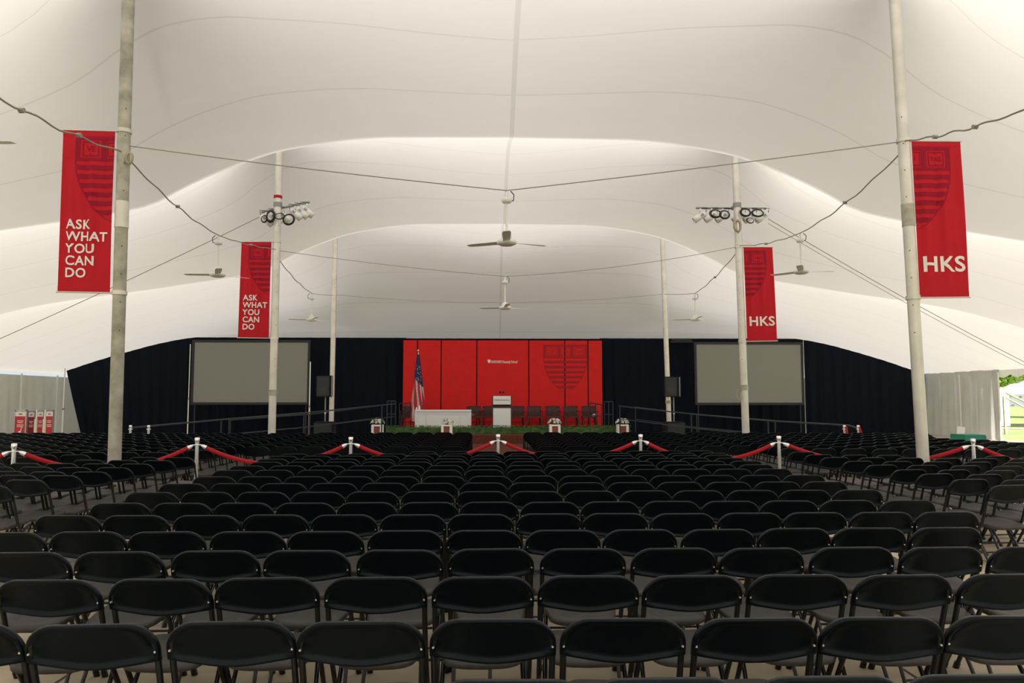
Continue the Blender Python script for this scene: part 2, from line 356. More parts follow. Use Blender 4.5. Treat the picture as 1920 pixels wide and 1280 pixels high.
# ------------------------------------------------------------------ tent poles
POLES = {}
def tent_pole(key, Y, p_top, p_bot, r, m, label, sleeve=None):
    a = at(*p_top, Y); b = at(*p_bot, Y); d = (a - b) / (a.z - b.z)
    base = b + d * (0 - b.z); topz = roof(base.x, Y) + 0.0; top = base + d * topz
    topz = min(roof(top.x + a_, Y + b_) for a_ in (-.12, 0, .12) for b_ in (-.12, 0, .12)) - 0.04; top = base + d * topz
    POLES[key] = (base, d)
    t = thing('tent_pole', label, 'tent pole', base, 0, 'tall aluminium centre poles')
    mb = MB(); n = 12; mb.tube([d * (topz * i / n) for i in range(n + 1)], r, 20); mb.build('pole_tube', m, t)
    m2 = MB(); m2.lathe([(0.17, 0), (0.17, 0.02), (r + 0.02, 0.03), (r + 0.02, 0.12)], 20); m2.build('base_plate', M_STEEL, t)
    if sleeve:
        for (z0, z1) in sleeve:
            m3 = MB(); m3.tube([d * z0, d * z1], r + 0.006, 20); m3.build('sleeve', M_ALU if m is M_WORN else M_WORN, t)
    # bolt holes
    m4 = MB()
    for i in range(9):
        z = 2.6 + i * 0.42; c = d * z + Vector((r * 0.55 * (1 if base.x < 0 else -1) * -1 * -1, -r * 0.86, 0)); m4.tube([c, c + Vector((0, 0.01, 0))], 0.009, 8)
    m4.build('bolt', M_CABLE, t)
    return t
def pz(key, py, Y):  # height on a pole at picture row py
    base, d = POLES[key]; z = 3.0
    for _ in range(6):
        p = base + d * z; q = proj(p); z += (q[1] - py) * q[2] / F_PX
    return z
tent_pole('L1', PY0, (240.5, 0), (215, 850), 0.092, M_WORN, 'weathered grey tent pole at left beside the larger left banner', [(4.15, 4.55)])
tent_pole('R1', PY0, (1678, 0), (1730, 850), 0.088, M_ALU, 'bright tent pole at right beside the larger HKS banner', [(4.25, 4.6)])
tent_pole('L2', PY0 + BAY, (523, 300), (510, 800), 0.092, M_ALU, 'tent pole carrying stage lights beside the smaller left banner')
tent_pole('R2', PY0 + BAY, (1378, 280), (1398, 800), 0.092, M_ALU, 'tent pole carrying stage lights beside the smaller HKS banner')
tent_pole('L3', PY0 + 2 * BAY, (629, 440), (621.5, 780), 0.088, M_ALU, 'distant tent pole rising behind the left loudspeaker')
tent_pole('R3', PY0 + 2 * BAY, (1242, 450), (1254, 780), 0.088, M_ALU, 'distant tent pole rising behind the right loudspeaker')
def strap(key, z, mat_, h=0.05, label=None, extra=0.014, r=0.092, name='strap'):
    base, d = POLES[key]; mb = MB(); mb.tube([base + d * z, base + d * (z + h)], r + extra, 18)
    return one(mb, name, mat_, label, 'strap', None, base + d * z)
Y1, Y2, Y3 = PY0, PY0 + BAY, PY0 + 2 * BAY
strap('L2', pz('L2', 372, Y2), M_REDROPE, 0.07, 'dark red strap round the left light-carrying pole above its lights')
strap('L2', pz('L2', 741, Y2), M_WORN, 0.14, 'beige cloth strap low on the left light-carrying pole')
strap('R2', pz('R2', 731, Y2), M_WORN, 0.13, 'beige cloth strap low on the right light-carrying pole')
strap('R3', pz('R3', 756, Y3), M_BEIGEROPE, 0.10, 'brown strap on the distant right pole below the loudspeaker', r=0.088)

# ------------------------------------------------------------------ banners
def shield_polys(books=True):
    """shield in unit coordinates: x in [-1, 1], y from 0 down to about -2.25"""
    def half(y):
        t = -y
        if t < 0.6: return 1.0
        u = min(1, (t - 0.6) / 1.65); return max(0, 1 - u ** 2.0) ** 0.72
    P = []
    def band(y0, y1, n=6):
        for i in range(n):
            a = y0 + (y1 - y0) * i / n; b = y0 + (y1 - y0) * (i + 1) / n; P.append([(-half(a), a), (half(a), a), (half(b), b), (-half(b), b)])
    band(0, -0.085, 2); band(-0.56, -0.64, 2)
    for sx in (-1, 1):   # chief around the three books
        x0, x1 = sorted((sx * 0.90, sx * 0.995)); P.append([(x0, -0.085), (x1, -0.085), (x1, -0.56), (x0, -0.56)])
        x0, x1 = sorted((sx * 0.24, sx * 0.36)); P.append([(x0, -0.085), (x1, -0.085), (x1, -0.56), (x0, -0.56)])
    y = -0.76
    for k in range(6): band(y, y - 0.118); y -= 0.236
    # thin outline
    prev = None
    for i in range(41):
        t = -2.249 * i / 40; h = half(t)
        if prev:
            for s in (-1, 1): P.append([(s * prev[1], prev[0]), (s * (prev[1] + 0.022), prev[0]), (s * (h + 0.022), t), (s * h, t)])
        prev = (t, h)
    return P
BOOK_TXT = {}
def tess(polys, lim):
    out = []; st = []
    for q in polys:
        for i in range(1, len(q) - 1): st.append((q[0], q[i], q[i + 1]))
    while st:
        a, b, c = st.pop(); e = [(math.dist(a, b), a, b, c), (math.dist(b, c), b, c, a), (math.dist(c, a), c, a, b)]; L_, p, q_, o = max(e, key=lambda k: k[0])
        if L_ <= lim: out.append((a, b, c)); continue
        m = ((p[0] + q_[0]) / 2, (p[1] + q_[1]) / 2); st += [(p, m, o), (m, q_, o)]
    return out
def shield_mesh(P, sx, xmin, xmax, place, lim=9.0):
    """place(x, y) -> world point; sx half width; drawn between xmin and xmax of unit x"""
    mb = MB(); A = [clip_poly(p, xmin, xmax) for p in P]
    for cx, tx in ((-0.63, 'VE'), (0.0, 'RI'), (0.63, 'TAS')):
        for (a, b, c_, d_) in ((-0.21, 0.21, -0.13, -0.155), (-0.21, 0.21, -0.49, -0.515), (-0.21, -0.19, -0.13, -0.515), (0.19, 0.21, -0.13, -0.515), (-0.01, 0.01, -0.13, -0.19), (-0.01, 0.01, -0.44, -0.5)):
            A.append(clip_poly([(cx + a, c_), (cx + b, c_), (cx + b, d_), (cx + a, d_)], xmin, xmax))
        if tx not in BOOK_TXT: BOOK_TXT[tx] = text_tris(tx, 0.01, 'CENTER')
        vs, fs = BOOK_TXT[tx]; k = 0.21 if len(tx) == 2 else 0.17
        for f in fs: A.append(clip_poly([(cx + vs[i].x * k, -0.39 + vs[i].y * k) for i in f], xmin, xmax))
    for q in tess([q for q in A if len(q) >= 3], lim): mb.add([place(x, y) for x, y in q], [(0, 1, 2)])
    return mb
SHIELD = shield_polys()
def banner(corn, Y, key, lines, lx, ly, lh, lw, left, label):
    TL, TR, BR, BL = [at(*c, Y) for c in corn]
    org = Vector((TL.lerp(TR, 0.5).x, Y, BL.z))
    def P(u, v, off=0.0):     # u 0..1 across, v 0..1 downwards
        p = TL.lerp(TR, u).lerp(BL.lerp(BR, u), v) - org
        fold = 0.018 * math.sin(math.pi * v) * math.sin(u * 17 + v * 1.3) * (1 if (0.2 < u < 0.9) else 0.6) + 0.01 * math.sin(math.pi * v) * math.sin(u * 31 - v * 2)
        return p + Vector((0, fold - off, 0))
    t = thing('pole_banner', label, 'banner', org, 0, 'red vertical banners on the tent poles')
    mb = MB(); nu, nv = 30, 30; vs = []
    for s in (0, 1): vs += [P(i / nu, j / nv, 0.003 * (1 - 2 * s)) for j in range(nv + 1) for i in range(nu + 1)]
    f = [(j * (nu + 1) + i, j * (nu + 1) + i + 1, (j + 1) * (nu + 1) + i + 1, (j + 1) * (nu + 1) + i) for j in range(nv) for i in range(nu)]
    n0 = (nu + 1) * (nv + 1); mb.add(vs, f + [tuple(n0 + k for k in q[::-1]) for q in f], True); mb.build('banner_cloth', M_REDCLOTH, t)
    W = (TR - TL).length; H = (TL - BL).length
    # hems
    for v0, v1 in ((0.0, 0.035), (0.965, 1.0)):
        mh = MB(); g = []
        for i in range(nu + 1): g += [P(i / nu, v0, 0.006), P(i / nu, v1, 0.006)]
        mh.add(g, [(2 * i, 2 * i + 2, 2 * i + 3, 2 * i + 1) for i in range(nu)], True)
        mh.build('hem', M_REDCLOTH, t)
    # shield, cut off by the banner edge on the pole side
    if left: cu, xmin, xmax = 1.02, -9, -0.03
    else: cu, xmin, xmax = 0.0, 0.03, 9
    sw = 0.75; k = sw * W   # half width in metres
    def place(x, y):
        return P(cu + x * sw, 0.04 + (-y) * k / H, 0.009)
    m = shield_mesh(SHIELD, 1, xmin, xmax, place, 0.09); m.build('shield_emblem', M_REDDARK, t)
    vs, fs = text_tris(lines, 0.022, 'LEFT', 1.06, 0.93)
    # subdivide not needed: letters are small next to the folds
    ml = MB(); wid = max(v.x for v in vs); kx = lw / (wid * lh / W)
    for q in tess([[(lx + vs[i].x * lh / W * kx, ly - vs[i].y * lh / H) for i in f] for f in fs], 0.05): ml.add([P(x, y, 0.012) for x, y in q], [(0, 1, 2)])
    ml.build('lettering', M_WHITEP, t)
    # brackets top and bottom
    for (e, nm) in ((TL.lerp(TR, 1.0 if left else 0.0), 'top'), (BL.lerp(BR, 1.0 if left else 0.0), 'bottom')):
        base, d = POLES[key]; pc = base + d * e.z; far = (TL if left else TR) if nm == 'top' else (BL if left else BR)
        mk = MB(); mk.tube([pc - org, far - org + (far - pc).normalized() * 0.02], 0.012, 8)
        mk.tube([pc - org + Vector((0, 0, -0.03)), pc - org + Vector((0, 0, 0.03))], 0.105, 16); mk.build('bracket', M_ALU, t)
ASK = 'ASK\nWHAT\nYOU\nCAN\nDO'
banner([(119, 243), (216, 246), (206, 549), (108, 547)], Y1, 'L1', ASK, 0.13, 0.612, 0.197, 0.79, True, 'large red banner reading ASK WHAT YOU CAN DO on the near left pole')
banner([(453, 453), (509, 453), (504, 634), (446, 633)], Y2, 'L2', ASK, 0.13, 0.612, 0.197, 0.79, True, 'smaller red banner reading ASK WHAT YOU CAN DO above the left screen')
banner([(1709, 264), (1800, 265), (1817, 557), (1725, 558)], Y1, 'R1', 'HKS', 0.08, 0.835, 0.335, 0.87, False, 'large red banner reading HKS on the near right pole')
banner([(1394, 463), (1448, 463), (1457, 639), (1401, 640)], Y2, 'R2', 'HKS', 0.08, 0.835, 0.335, 0.87, False, 'smaller red banner reading HKS above the right screen')

# ------------------------------------------------------------------ cords and ceiling fans
def cord(pts, label, r=0.008, m=None, kinks=0):
    mb = MB(); mb.tube(pts, r, 6)
    for i in range(kinks):
        p = Vector(pts[int((i + 1) * len(pts) / (kinks + 1))]); mb.tube([p - Vector((0.03, 0, 0)), p + Vector((0.03, 0, 0))], r * 2.6, 6)
    return one(mb, 'cord', m or M_ROPE, label, 'cord', None, pts[0])
def wavy(pts, amp, k, rnd):
    out = []
    for i, p in enumerate(pts):
        f = math.sin(math.pi * i / (len(pts) - 1)); out.append(Vector(p) + Vector((0, 0, amp * f * math.sin(k * i + rnd))))
    return out
def onpole(key, py, Y):
    base, d = POLES[key]; return base + d * pz(key, py, Y)
def fan(top, blade_rot, label, drop=0.80, R=0.70):
    """top = point where the rod hangs from its cord"""
    hub = Vector(top) - Vector((0, 0, drop)); t = thing('ceiling_fan', label, 'ceiling fan', hub, blade_rot, 'white ceiling fans')
    mb = MB(); mb.tube([(0, 0, 0.10), (0, 0, drop - 0.12)], 0.016, 12); mb.build('down_rod', M_PLASTICW, t)
    mb = MB(); mb.lathe([(0.02, drop - 0.20), (0.07, drop - 0.19), (0.085, drop - 0.15), (0.07, drop - 0.12), (0.022, drop - 0.11), (0.02, drop - 0.02)], 8); mb.build('canopy', M_PLASTICW, t)
    mb = MB(); mb.tube([(0.0, 0, drop - 0.03), (0, 0.02, drop), (0, 0, drop + 0.02), (0, -0.02, drop), (0, 0, drop - 0.03)], 0.008, 8); mb.build('hook', M_STEEL, t)
    mb = MB(); mb.lathe([(0.03, 0.14), (0.075, 0.11), (0.085, 0.03), (0.14, 0.025), (0.155, 0.0), (0.145, -0.03), (0.10, -0.05), (0.02, -0.055)][::-1], 24); mb.build('motor', M_PLASTICW, t)
    for k in range(3):
        a = k * 2 * math.pi / 3; rot = Matrix.Rotation(a, 3, 'Z'); tw = 0.22; m = MB(); st = []
        for i in range(7):
            x = 0.12 + (R - 0.12) * i / 6; w_ = 0.055 + 0.012 * i / 6 - (0.02 if i == 6 else 0); ang = tw * (1 - 0.6 * i / 6)
            for (yy, zz) in ((-w_, -0.003), (w_, -0.003), (w_, 0.003), (-w_, 0.003)):
                st.append(rot @ Vector((x, yy * math.cos(ang) - zz * math.sin(ang), yy * math.sin(ang) + zz * math.cos(ang) + 0.015 * i / 6)))
        m.add(st, [(4 * i + q, 4 * i + (q + 1) % 4, 4 * i + 4 + (q + 1) % 4, 4 * i + 4 + q) for i in range(6) for q in range(4)] + [(0, 3, 2, 1), (24, 25, 26, 27)])
        m.build('blade', M_PLASTICW, t)
    mb = MB(); mb.tube([(0.05, 0, drop - 0.17), (0.12, 0.0, drop - 0.14), (0.13, 0, drop - 0.05), (0.07, 0, drop + 0.0)], 0.008, 8); mb.build('power_lead', M_CABLE, t)
c1 = at(950, 357, Y1); fan(c1, 0.50, 'white ceiling fan hanging in the centre, nearest and highest of the five')
cord(sag(onpole('L1', 272, Y1), c1, 16, 0.03), 'thin cord from the near left pole to the central fan')
cord(sag(c1, onpole('R1', 265, Y1), 16, 0.02), 'thin cord from the central fan to the near right pole')
c2 = at(947, 518, Y2); fan(c2, 0.62, 'white ceiling fan farther back in the centre, below the nearest one')
cord(sag(onpole('L2', 469, Y2), c2, 16, 0.05), 'thin cord from the left light-carrying pole to the farther central fan', 0.007)
cord(sag(c2, onpole('R2', 462, Y2), 16, 0.12), 'thin cord from the farther central fan to the right light-carrying pole', 0.007)
YM1 = PY0 + BAY / 2; YM2 = PY0 + 1.5 * BAY
c3 = at(410, 441, YM1); fan(c3, 3.0, 'white ceiling fan left of the smaller ASK WHAT YOU CAN DO banner')
c4 = at(1500, 437, YM1); fan(c4, 0.08, 'white ceiling fan right of the smaller HKS banner')
c5 = at(585, 550, YM2); fan(c5, 3.1, 'small distant ceiling fan between the left light pole and the left far pole')
c6 = at(1303, 550, YM2); fan(c6, 0.5, 'small distant ceiling fan between the right far pole and the right light pole')
cord(wavy(sag(onpole('L1', 288, Y1), c3, 20, 0.12), 0.02, 1.3, 0), 'wavy power cord from the near left pole to the left fan', 0.011, None, 1)
cord(wavy(sag(c3, onpole('L2', 467, Y2), 16, 0.05), 0.015, 1.5, 1), 'wavy power cord from the left fan to the left light-carrying pole', 0.010, None, 1)
cord(wavy(sag(onpole('R1', 280, Y1), c4, 20, 0.12), 0.02, 1.2, 2), 'wavy power cord from the near right pole to the right fan', 0.011, None, 1)
cord(wavy(sag(c4, onpole('R2', 460, Y2), 16, 0.08), 0.015, 1.5, 0), 'wavy power cord from the right fan to the right light-carrying pole', 0.010, None, 1)
cord(wavy(sag(onpole('L2', 480, Y2), c5, 16, 0.10), 0.02, 1.4, 0), 'wavy power cord from the left light-carrying pole to the small left fan', 0.011)
cord(wavy(sag(onpole('R2', 468, Y2), c6, 16, 0.10), 0.02, 1.4, 1), 'wavy power cord from the right light-carrying pole to the small right fan', 0.011, None, 1)
cord(sag(c5, onpole('L3', 553, Y3), 8, 0.02), 'short thin cord from the small left fan to the far left pole', 0.008)
cord(sag(c6, onpole('R3', 551, Y3), 8, 0.02), 'short wavy cord from the small right fan to the far right pole', 0.009)
cord(wavy(sag(onpole('L3', 552, Y3), onpole('R3', 551, Y3), 40, 0.30), 0.012, 1.1, 0), 'thin cord strung between the two far poles under the roof', 0.007)
# the cords and fans of the next bay towards the camera
fl = Vector((POLES['L1'][0].x - 0.06, 7.55, 4.98)); fan(fl, 0.02, 'grey fan blade cut off by the left edge of the picture')
pl0 = Vector((POLES['L1'][0].x, PY0 - BAY, 0)); pr0 = Vector((POLES['R1'][0].x + 0.1, PY0 - BAY, 0))
for nm, p0, lb in (('L0', pl0, 'tent pole left of the camera'), ('R0', pr0, 'tent pole right of the camera')):
    t = thing('tent_pole', lb, 'tent pole', p0, 0, 'tall aluminium centre poles'); m = MB(); m.tube([(0, 0, 0), (0, 0, roof(p0.x, p0.y) - 0.12)], 0.09, 18); m.build('pole_tube', M_ALU, t)
    POLES[nm] = (p0, Vector((0, 0, 1)))
cord(wavy(sag(onpole('L1', 285, Y1), fl, 24, 0.10), 0.025, 1.0, 0), 'thick twisted cord running from the near left pole out of the picture at upper left', 0.013, None, 2)
cord(sag(fl, pl0 + Vector((0, 0, 5.4)), 10, 0.05), 'cord from the cropped fan to the next pole', 0.012)
pr = at(1925, 204, 7.6)
cord(wavy(sag(onpole('R1', 264, Y1), pr, 24, 0.06), 0.02, 1.1, 1), 'twisted cord running from the near right pole out of the picture at upper right', 0.011, None, 2)
cord(sag(pr, pr0 + Vector((0, 0, 5.6)), 10, 0.03), 'cord continuing to the next pole right of the camera', 0.011)
# guy lines from the light bars down to the tent sides
A = at(490, 405, Y2); B = Vector((XC - HW + 0.35, 22.0, 0)); q = proj((B.x, B.y, 2)); B.z = at(q[0], 405 + (q[0] - 490) * (628 - 405) / (0 - 490), 22.0).z
cord(sag(A, B, 12, 0.12), 'dark cable sloping from the left light bar down to the left tent side', 0.010)
A = at(1440, 410, Y2); B = Vector((XC + HW - 0.35, 24.0, 0)); q = proj((B.x, B.y, 2)); B.z = at(q[0], 410 + (q[0] - 1440) * (672 - 410) / 480, 24.0).z
cord(sag(A, B, 12, 0.15), 'dark cable sloping from the right light bar down to the right tent side', 0.010)
cord([p + Vector((0, 0, -0.12)) for p in sag(A, B, 12, 0.15)], 'pale cable running just below the dark one on the right', 0.008, M_BEIGEROPE)
# coiled rope hung on the poles
def coil(center, r, label, m, n=3, tube=0.012, squash=1.3, tilt=0.2, name='rope_coil', cat='rope'):
    mb = MB(); rnd = random.Random(hash(label) % 1000)
    for k in range(n):
        rr = r * (0.9 + 0.1 * k); ph = rnd.uniform(-0.3, 0.3)
        mb.tube([(rr * math.cos(a), 0.012 * k + tilt * rr * math.sin(a + ph), rr * squash * math.sin(a)) for a in [2 * math.pi * i / 20 for i in range(20)]], tube, 6, closed=True)
    return one(mb, name, m, label, cat, None), mb
def put_coil(c, *a, **k):
    o, _ = coil(c, *a, **k); o.location = c; return o
put_coil(onpole('L1', 300, Y1) + Vector((0.13, -0.1, 0)), 0.045, 'small bundle of beige rope tied to the near left pole', M_BEIGEROPE, tube=0.011, squash=1.9)
put_coil(onpole('R2', 425, Y2) + Vector((-0.05, -0.13, 0)), 0.09, 'loop of beige rope hanging on the right light-carrying pole', M_BEIGEROPE, tube=0.015, squash=1.7)
o = put_coil(onpole('R2', 740, Y2) + Vector((-0.14, -0.05, 0)), 0.08, 'curved beige cord end hanging from the strap on the right light pole', M_BEIGEROPE, n=1, tube=0.010, squash=1.8)

# ------------------------------------------------------------------ light bars with spotlights
def light_bar(key, pa, pb, dep_a, dep_b, cans, aim, label, side):
    a = at(*pa, Y2 + dep_a); b = at(*pb, Y2 + dep_b); mid = a.lerp(b, 0.5)
    t = thing('lighting_bar', label, 'lighting bar', mid, 0, 'lighting bars on the poles')
    m = MB(); m.tube([a - mid, b - mid], 0.028, 12); m.build('bar', M_GREYM, t)
    base, d = POLES[key]; pc = base + d * mid.z
    m = MB(); c = pc - mid; m.box((c.x * 1.0, (c.y + 0.0) * 0.55, 0.0), (0.10, abs(c.y) + 0.08, 0.09)); m.tube([c + Vector((0, 0, -0.06)), c + Vector((0, 0, 0.06))], 0.105, 16); m.build('pole_clamp', M_GREYM, t)
    for i, u in enumerate(cans):
        p = a.lerp(b, u); ct = thing('spotlight', 'white spotlight, %s on the %s lighting bar' % (ORD[i], side), 'spotlight', p + Vector((0, 0, 0)), 0, 'white spotlights on the lighting bars')
        ct['label'] = 'white spotlight, %s from the left on the %s lighting bar' % (ORD[i], side)
        m = MB(); m.box((0, 0, -0.05), (0.04, 0.05, 0.07)); m.tube([(-0.0, -0.09, -0.20), (0, -0.09, -0.09), (0, 0.09, -0.09), (0, 0.09, -0.20)], 0.009, 8); m.build('yoke', M_PLASTICW, ct)
        rot = Vector(aim).to_track_quat('Z', 'Y').to_matrix(); c0 = Vector((0, 0, -0.22)); m = MB()
        prof = [(0.02, -0.17), (0.06, -0.16), (0.075, -0.12), (0.075, 0.02), (0.088, 0.06), (0.088, 0.20), (0.072, 0.20), (0.066, 0.10)]
        tmp = MB(); tmp.lathe(prof, 18); m.add([c0 + rot @ Vector(v) for v in tmp.v], tmp.f, True); m.build('can', M_PLASTICW, ct)
        m = MB(); tmp = MB(); tmp.box((0.078, 0, -0.05), (0.02, 0.06, 0.07)); tmp.box((-0.078, 0, -0.05), (0.02, 0.06, 0.07)); m.add([c0 + rot @ Vector(v) for v in tmp.v], tmp.f); m.build('housing_vent', M_GREYM, ct)
        m = MB(); bk = c0 + rot @ Vector((0, 0, -0.17)); m.tube([bk, bk + Vector((0.0, -0.03, 0.05)), bk + Vector((-0.03 * aim[0], -0.04, 0.12)), (0.03, -0.03, 0.0)], 0.008, 6); m.build('lead', M_CABLE, ct)
ORD = ['first', 'second', 'third', 'fourth', 'fifth', 'sixth', 'seventh', 'eighth', 'ninth', 'tenth', 'eleventh', 'twelfth', 'thirteenth', 'fourteenth', 'fifteenth', 'sixteenth', 'seventeenth', 'eighteenth', 'nineteenth', 'twentieth'] + ['%dth' % i for i in range(21, 40)]
light_bar('L2', (490, 398), (580, 379), -0.05, 0.50, (0.10, 0.28, 0.46, 0.70, 0.83, 0.95), (0.75, 0.25, -0.62), 'horizontal lighting bar with cabled spotlights on the left pole', 'left')
light_bar('R2', (1305, 390), (1436, 391), 0.35, 0.25, (0.06, 0.22, 0.38, 0.62, 0.78, 0.95), (-0.80, 0.1, -0.52), 'horizontal lighting bar with cabled spotlights on the right pole', 'right')
def coilc(px, py, r, label, Y=Y2 - 0.2, **k): return put_coil(at(px, py, Y), r, label, M_CABLE, name='cable_coil', cat='cable coil', **k)
coilc(541, 411, 0.135, 'large black cable coil right of the left light pole', squash=1.0, tube=0.012, tilt=0.2)
coilc(524, 405, 0.12, 'black cable loop across the front of the left light pole', squash=0.7, tube=0.009, n=2)
coilc(507, 405, 0.09, 'black cable coil just left of the left light pole', squash=1.5, tube=0.014, n=4)
coilc(495, 410, 0.07, 'thin black cable loops at the left end of the left bar', squash=1.3, tube=0.008, n=3)
coilc(1342, 400, 0.13, 'black cable coil above the left spotlights of the right bar', squash=0.75, tube=0.009, n=4)
coilc(1359, 402, 0.12, 'black cable coil just left of the right light pole', squash=0.9, tube=0.011, n=3)
coilc(1398, 398, 0.125, 'black cable coil just right of the right light pole', squash=0.8, tube=0.014, n=3)
coilc(1421, 399, 0.145, 'wide black cable coil at the right end of the right bar', squash=0.65, tube=0.012, n=3)
coilc(1407, 413, 0.09, 'thin tangled cable below the right bar', squash=0.8, tube=0.006, n=3)

# ------------------------------------------------------------------ stage
ST = 0.42
sx0 = at(752, 760, 32.9).x - 0.1; sx1 = at(1132, 760, 32.9).x + 0.1
hx0 = at(722, 800, 28).x; hx1 = at(1182, 800, 28).x
mb = MB(); mb.bbox(((hx0 + hx1) / 2, 30.68, ST / 2), (hx1 - hx0, 4.95, ST), 0.01); one(mb, 'stage_platform', M_CHAR, 'low dark stage platform behind the green hedge', 'stage')
mb = MB(); ax0, ax1 = -0.75, 1.20; mb.box(((ax0 + ax1) / 2, 27.35, 0.15), (ax1 - ax0, 0.9, 0.3)); one(mb, 'stage_step', M_CARPET, 'brown carpeted step in front of the hedge at the end of the aisle', 'step')
mb = MB(); mb.box(((ax0 + ax1) / 2, (12.9 + 26.9) / 2, 0.0025), (ax1 - ax0, 26.9 - 12.9, 0.005)); one(mb, 'aisle_carpet', M_CARPET, 'reddish brown carpet strip in the central aisle leading to the stage', 'carpet')
# hedge
mb = MB(); rnd = random.Random(4)
hc = Vector(((hx0 + hx1) / 2, 28.05, 0)); hl = (hx1 - hx0)
mb.box((0, 0, 0.29), (hl - 0.06, 0.16, 0.50))
for i in range(5200):
    x = rnd.uniform(-hl / 2, hl / 2); z = rnd.uniform(0.05, 0.60)
    side = rnd.random()
    if side < 0.7: p = Vector((x, -0.10 - rnd.uniform(-0.02, 0.04), z))
    else: p = Vector((x, rnd.uniform(-0.12, 0.12), 0.555 + rnd.uniform(-0.01, 0.06)))
    a, b = rnd.uniform(0, 6.28), rnd.uniform(-1.2, 1.2); u = Vector((math.cos(a), math.sin(a) * math.cos(b), math.sin(a) * math.sin(b))) * 0.030; v = Vector((-math.sin(a) * 0.4, rnd.uniform(-1, 1), rnd.uniform(0, 1))).normalized() * 0.014
    mb.add([p - u, p - v, p + u, p + v], [(0, 1, 2, 3)])
hedge = mb.build('hedge', M_HEDGE, loc=hc); tag(hedge, 'low green hedge running along the front edge of the stage', 'hedge')

# backdrop
YB = 32.95
edges = [755, 782.5, 827, 894, 991.5, 1059, 1102.5, 1130]
bt = thing('stage_backdrop', 'tall red panelled stage backdrop with a dark red shield emblem', 'backdrop', (at(942, 797, YB).x, YB, ST))
bo = Vector(bt.location); ztop = at(942, 638, YB).z
mb = MB(); mb.box((0, 0.03, (ztop - ST) / 2), (at(1130, 700, YB).x - at(755, 700, YB).x - 0.04, 0.03, ztop - ST - 0.03)); mb.build('backing', M_GAP, bt)
for i in range(7):
    xa = at(edges[i], 700, YB).x + 0.025; xb = at(edges[i + 1], 700, YB).x - 0.025; mb = MB()
    mb.bbox(((xa + xb) / 2 - bo.x, 0, (ztop - ST) / 2), (xb - xa, 0.03, ztop - ST), 0.006); mb.build('backdrop_panel', M_REDBACK, bt)
scx = at(1060, 646, YB); kx = (at(1100, 646, YB).x - at(1019, 646, YB).x) / 2
m = shield_mesh(SHIELD, 1, -9, 9, lambda x, y: Vector((scx.x - bo.x + x * kx, -0.022, scx.z - bo.z + y * kx * 0.98))); m.build('shield_emblem', M_REDBACKD, bt)
lg = at(920.5, 680.5, YB); lend = at(970, 680.5, YB).x; m = MB(); vs, fs = text_tris('HARVARD Kennedy School', 0.014, 'LEFT'); kx_ = (lend - lg.x) / max(v.x for v in vs); m.add([(lg.x - bo.x + v.x * kx_, -0.024, lg.z - bo.z + v.y * 0.17) for v in vs], fs)
m.build('lettering', M_WHITEP, bt)
m = MB(); c = at(917, 674, YB); s_ = 0.065
m.add([(c.x - bo.x + x * s_, -0.024, c.z - bo.z + y * s_) for x, y in ((-1, 0), (1, 0), (1, -1.2), (0.7, -1.9), (0, -2.5), (-0.7, -1.9), (-1, -1.2))], [(0, 6, 5, 4, 3, 2, 1)]); m.build('logo_shield', M_WHITEP, bt)

# lectern
lx = at(941, 790, 30.0).x; t = thing('lectern', 'dark wooden lectern with two white front panels and microphones', 'lectern', (lx, 30.0, ST)); H = at(941, 742, 30).z - ST; W_ = 0.80
mb = MB(); mb.bbox((-W_ / 2 + 0.03, 0, H / 2), (0.06, 0.5, H), 0.008); mb.bbox((W_ / 2 - 0.03, 0, H / 2), (0.06, 0.5, H), 0.008); mb.bbox((0, 0.0, 0.85), (W_ - 0.1, 0.46, 0.08), 0.006); mb.bbox((0, 0.22, H / 2), (W_ - 0.1, 0.03, H - 0.02), 0.004); mb.build('cabinet', M_WOOD, t)
mb = MB(); mb.bbox((0, 0.02, H - 0.01), (W_ + 0.02, 0.5, 0.03), 0.006); mb.build('top', M_WOOD, t)
mb = MB(); mb.bbox((0, -0.235, H - 0.175), (0.71, 0.03, 0.34), 0.006); mb.build('upper_panel', M_WHITE, t)
mb = MB(); mb.bbox((0, -0.235, 0.42), (0.71, 0.03, 0.78), 0.006); mb.build('lower_panel', M_WHITE, t)
vs, fs = text_tris('HARVARD Kennedy School', 0.01, 'CENTER'); mb = MB(); mb.add([(v.x * 0.052, -0.2525, H - 0.19 + v.y * 0.075) for v in vs], fs); mb.build('lettering', M_CABLE, t)
for s in (-1, 1):
    mb = MB(); mb.tube([(s * 0.03, 0.1, H), (s * 0.03, 0.08, H + 0.1), (s * 0.06, 0.02, H + 0.15)], 0.006, 8); mb.tube([(s * 0.06, 0.03, H + 0.145), (s * 0.08, -0.05, H + 0.18)], 0.042, 10); mb.build('microphone', M_CABLE, t)

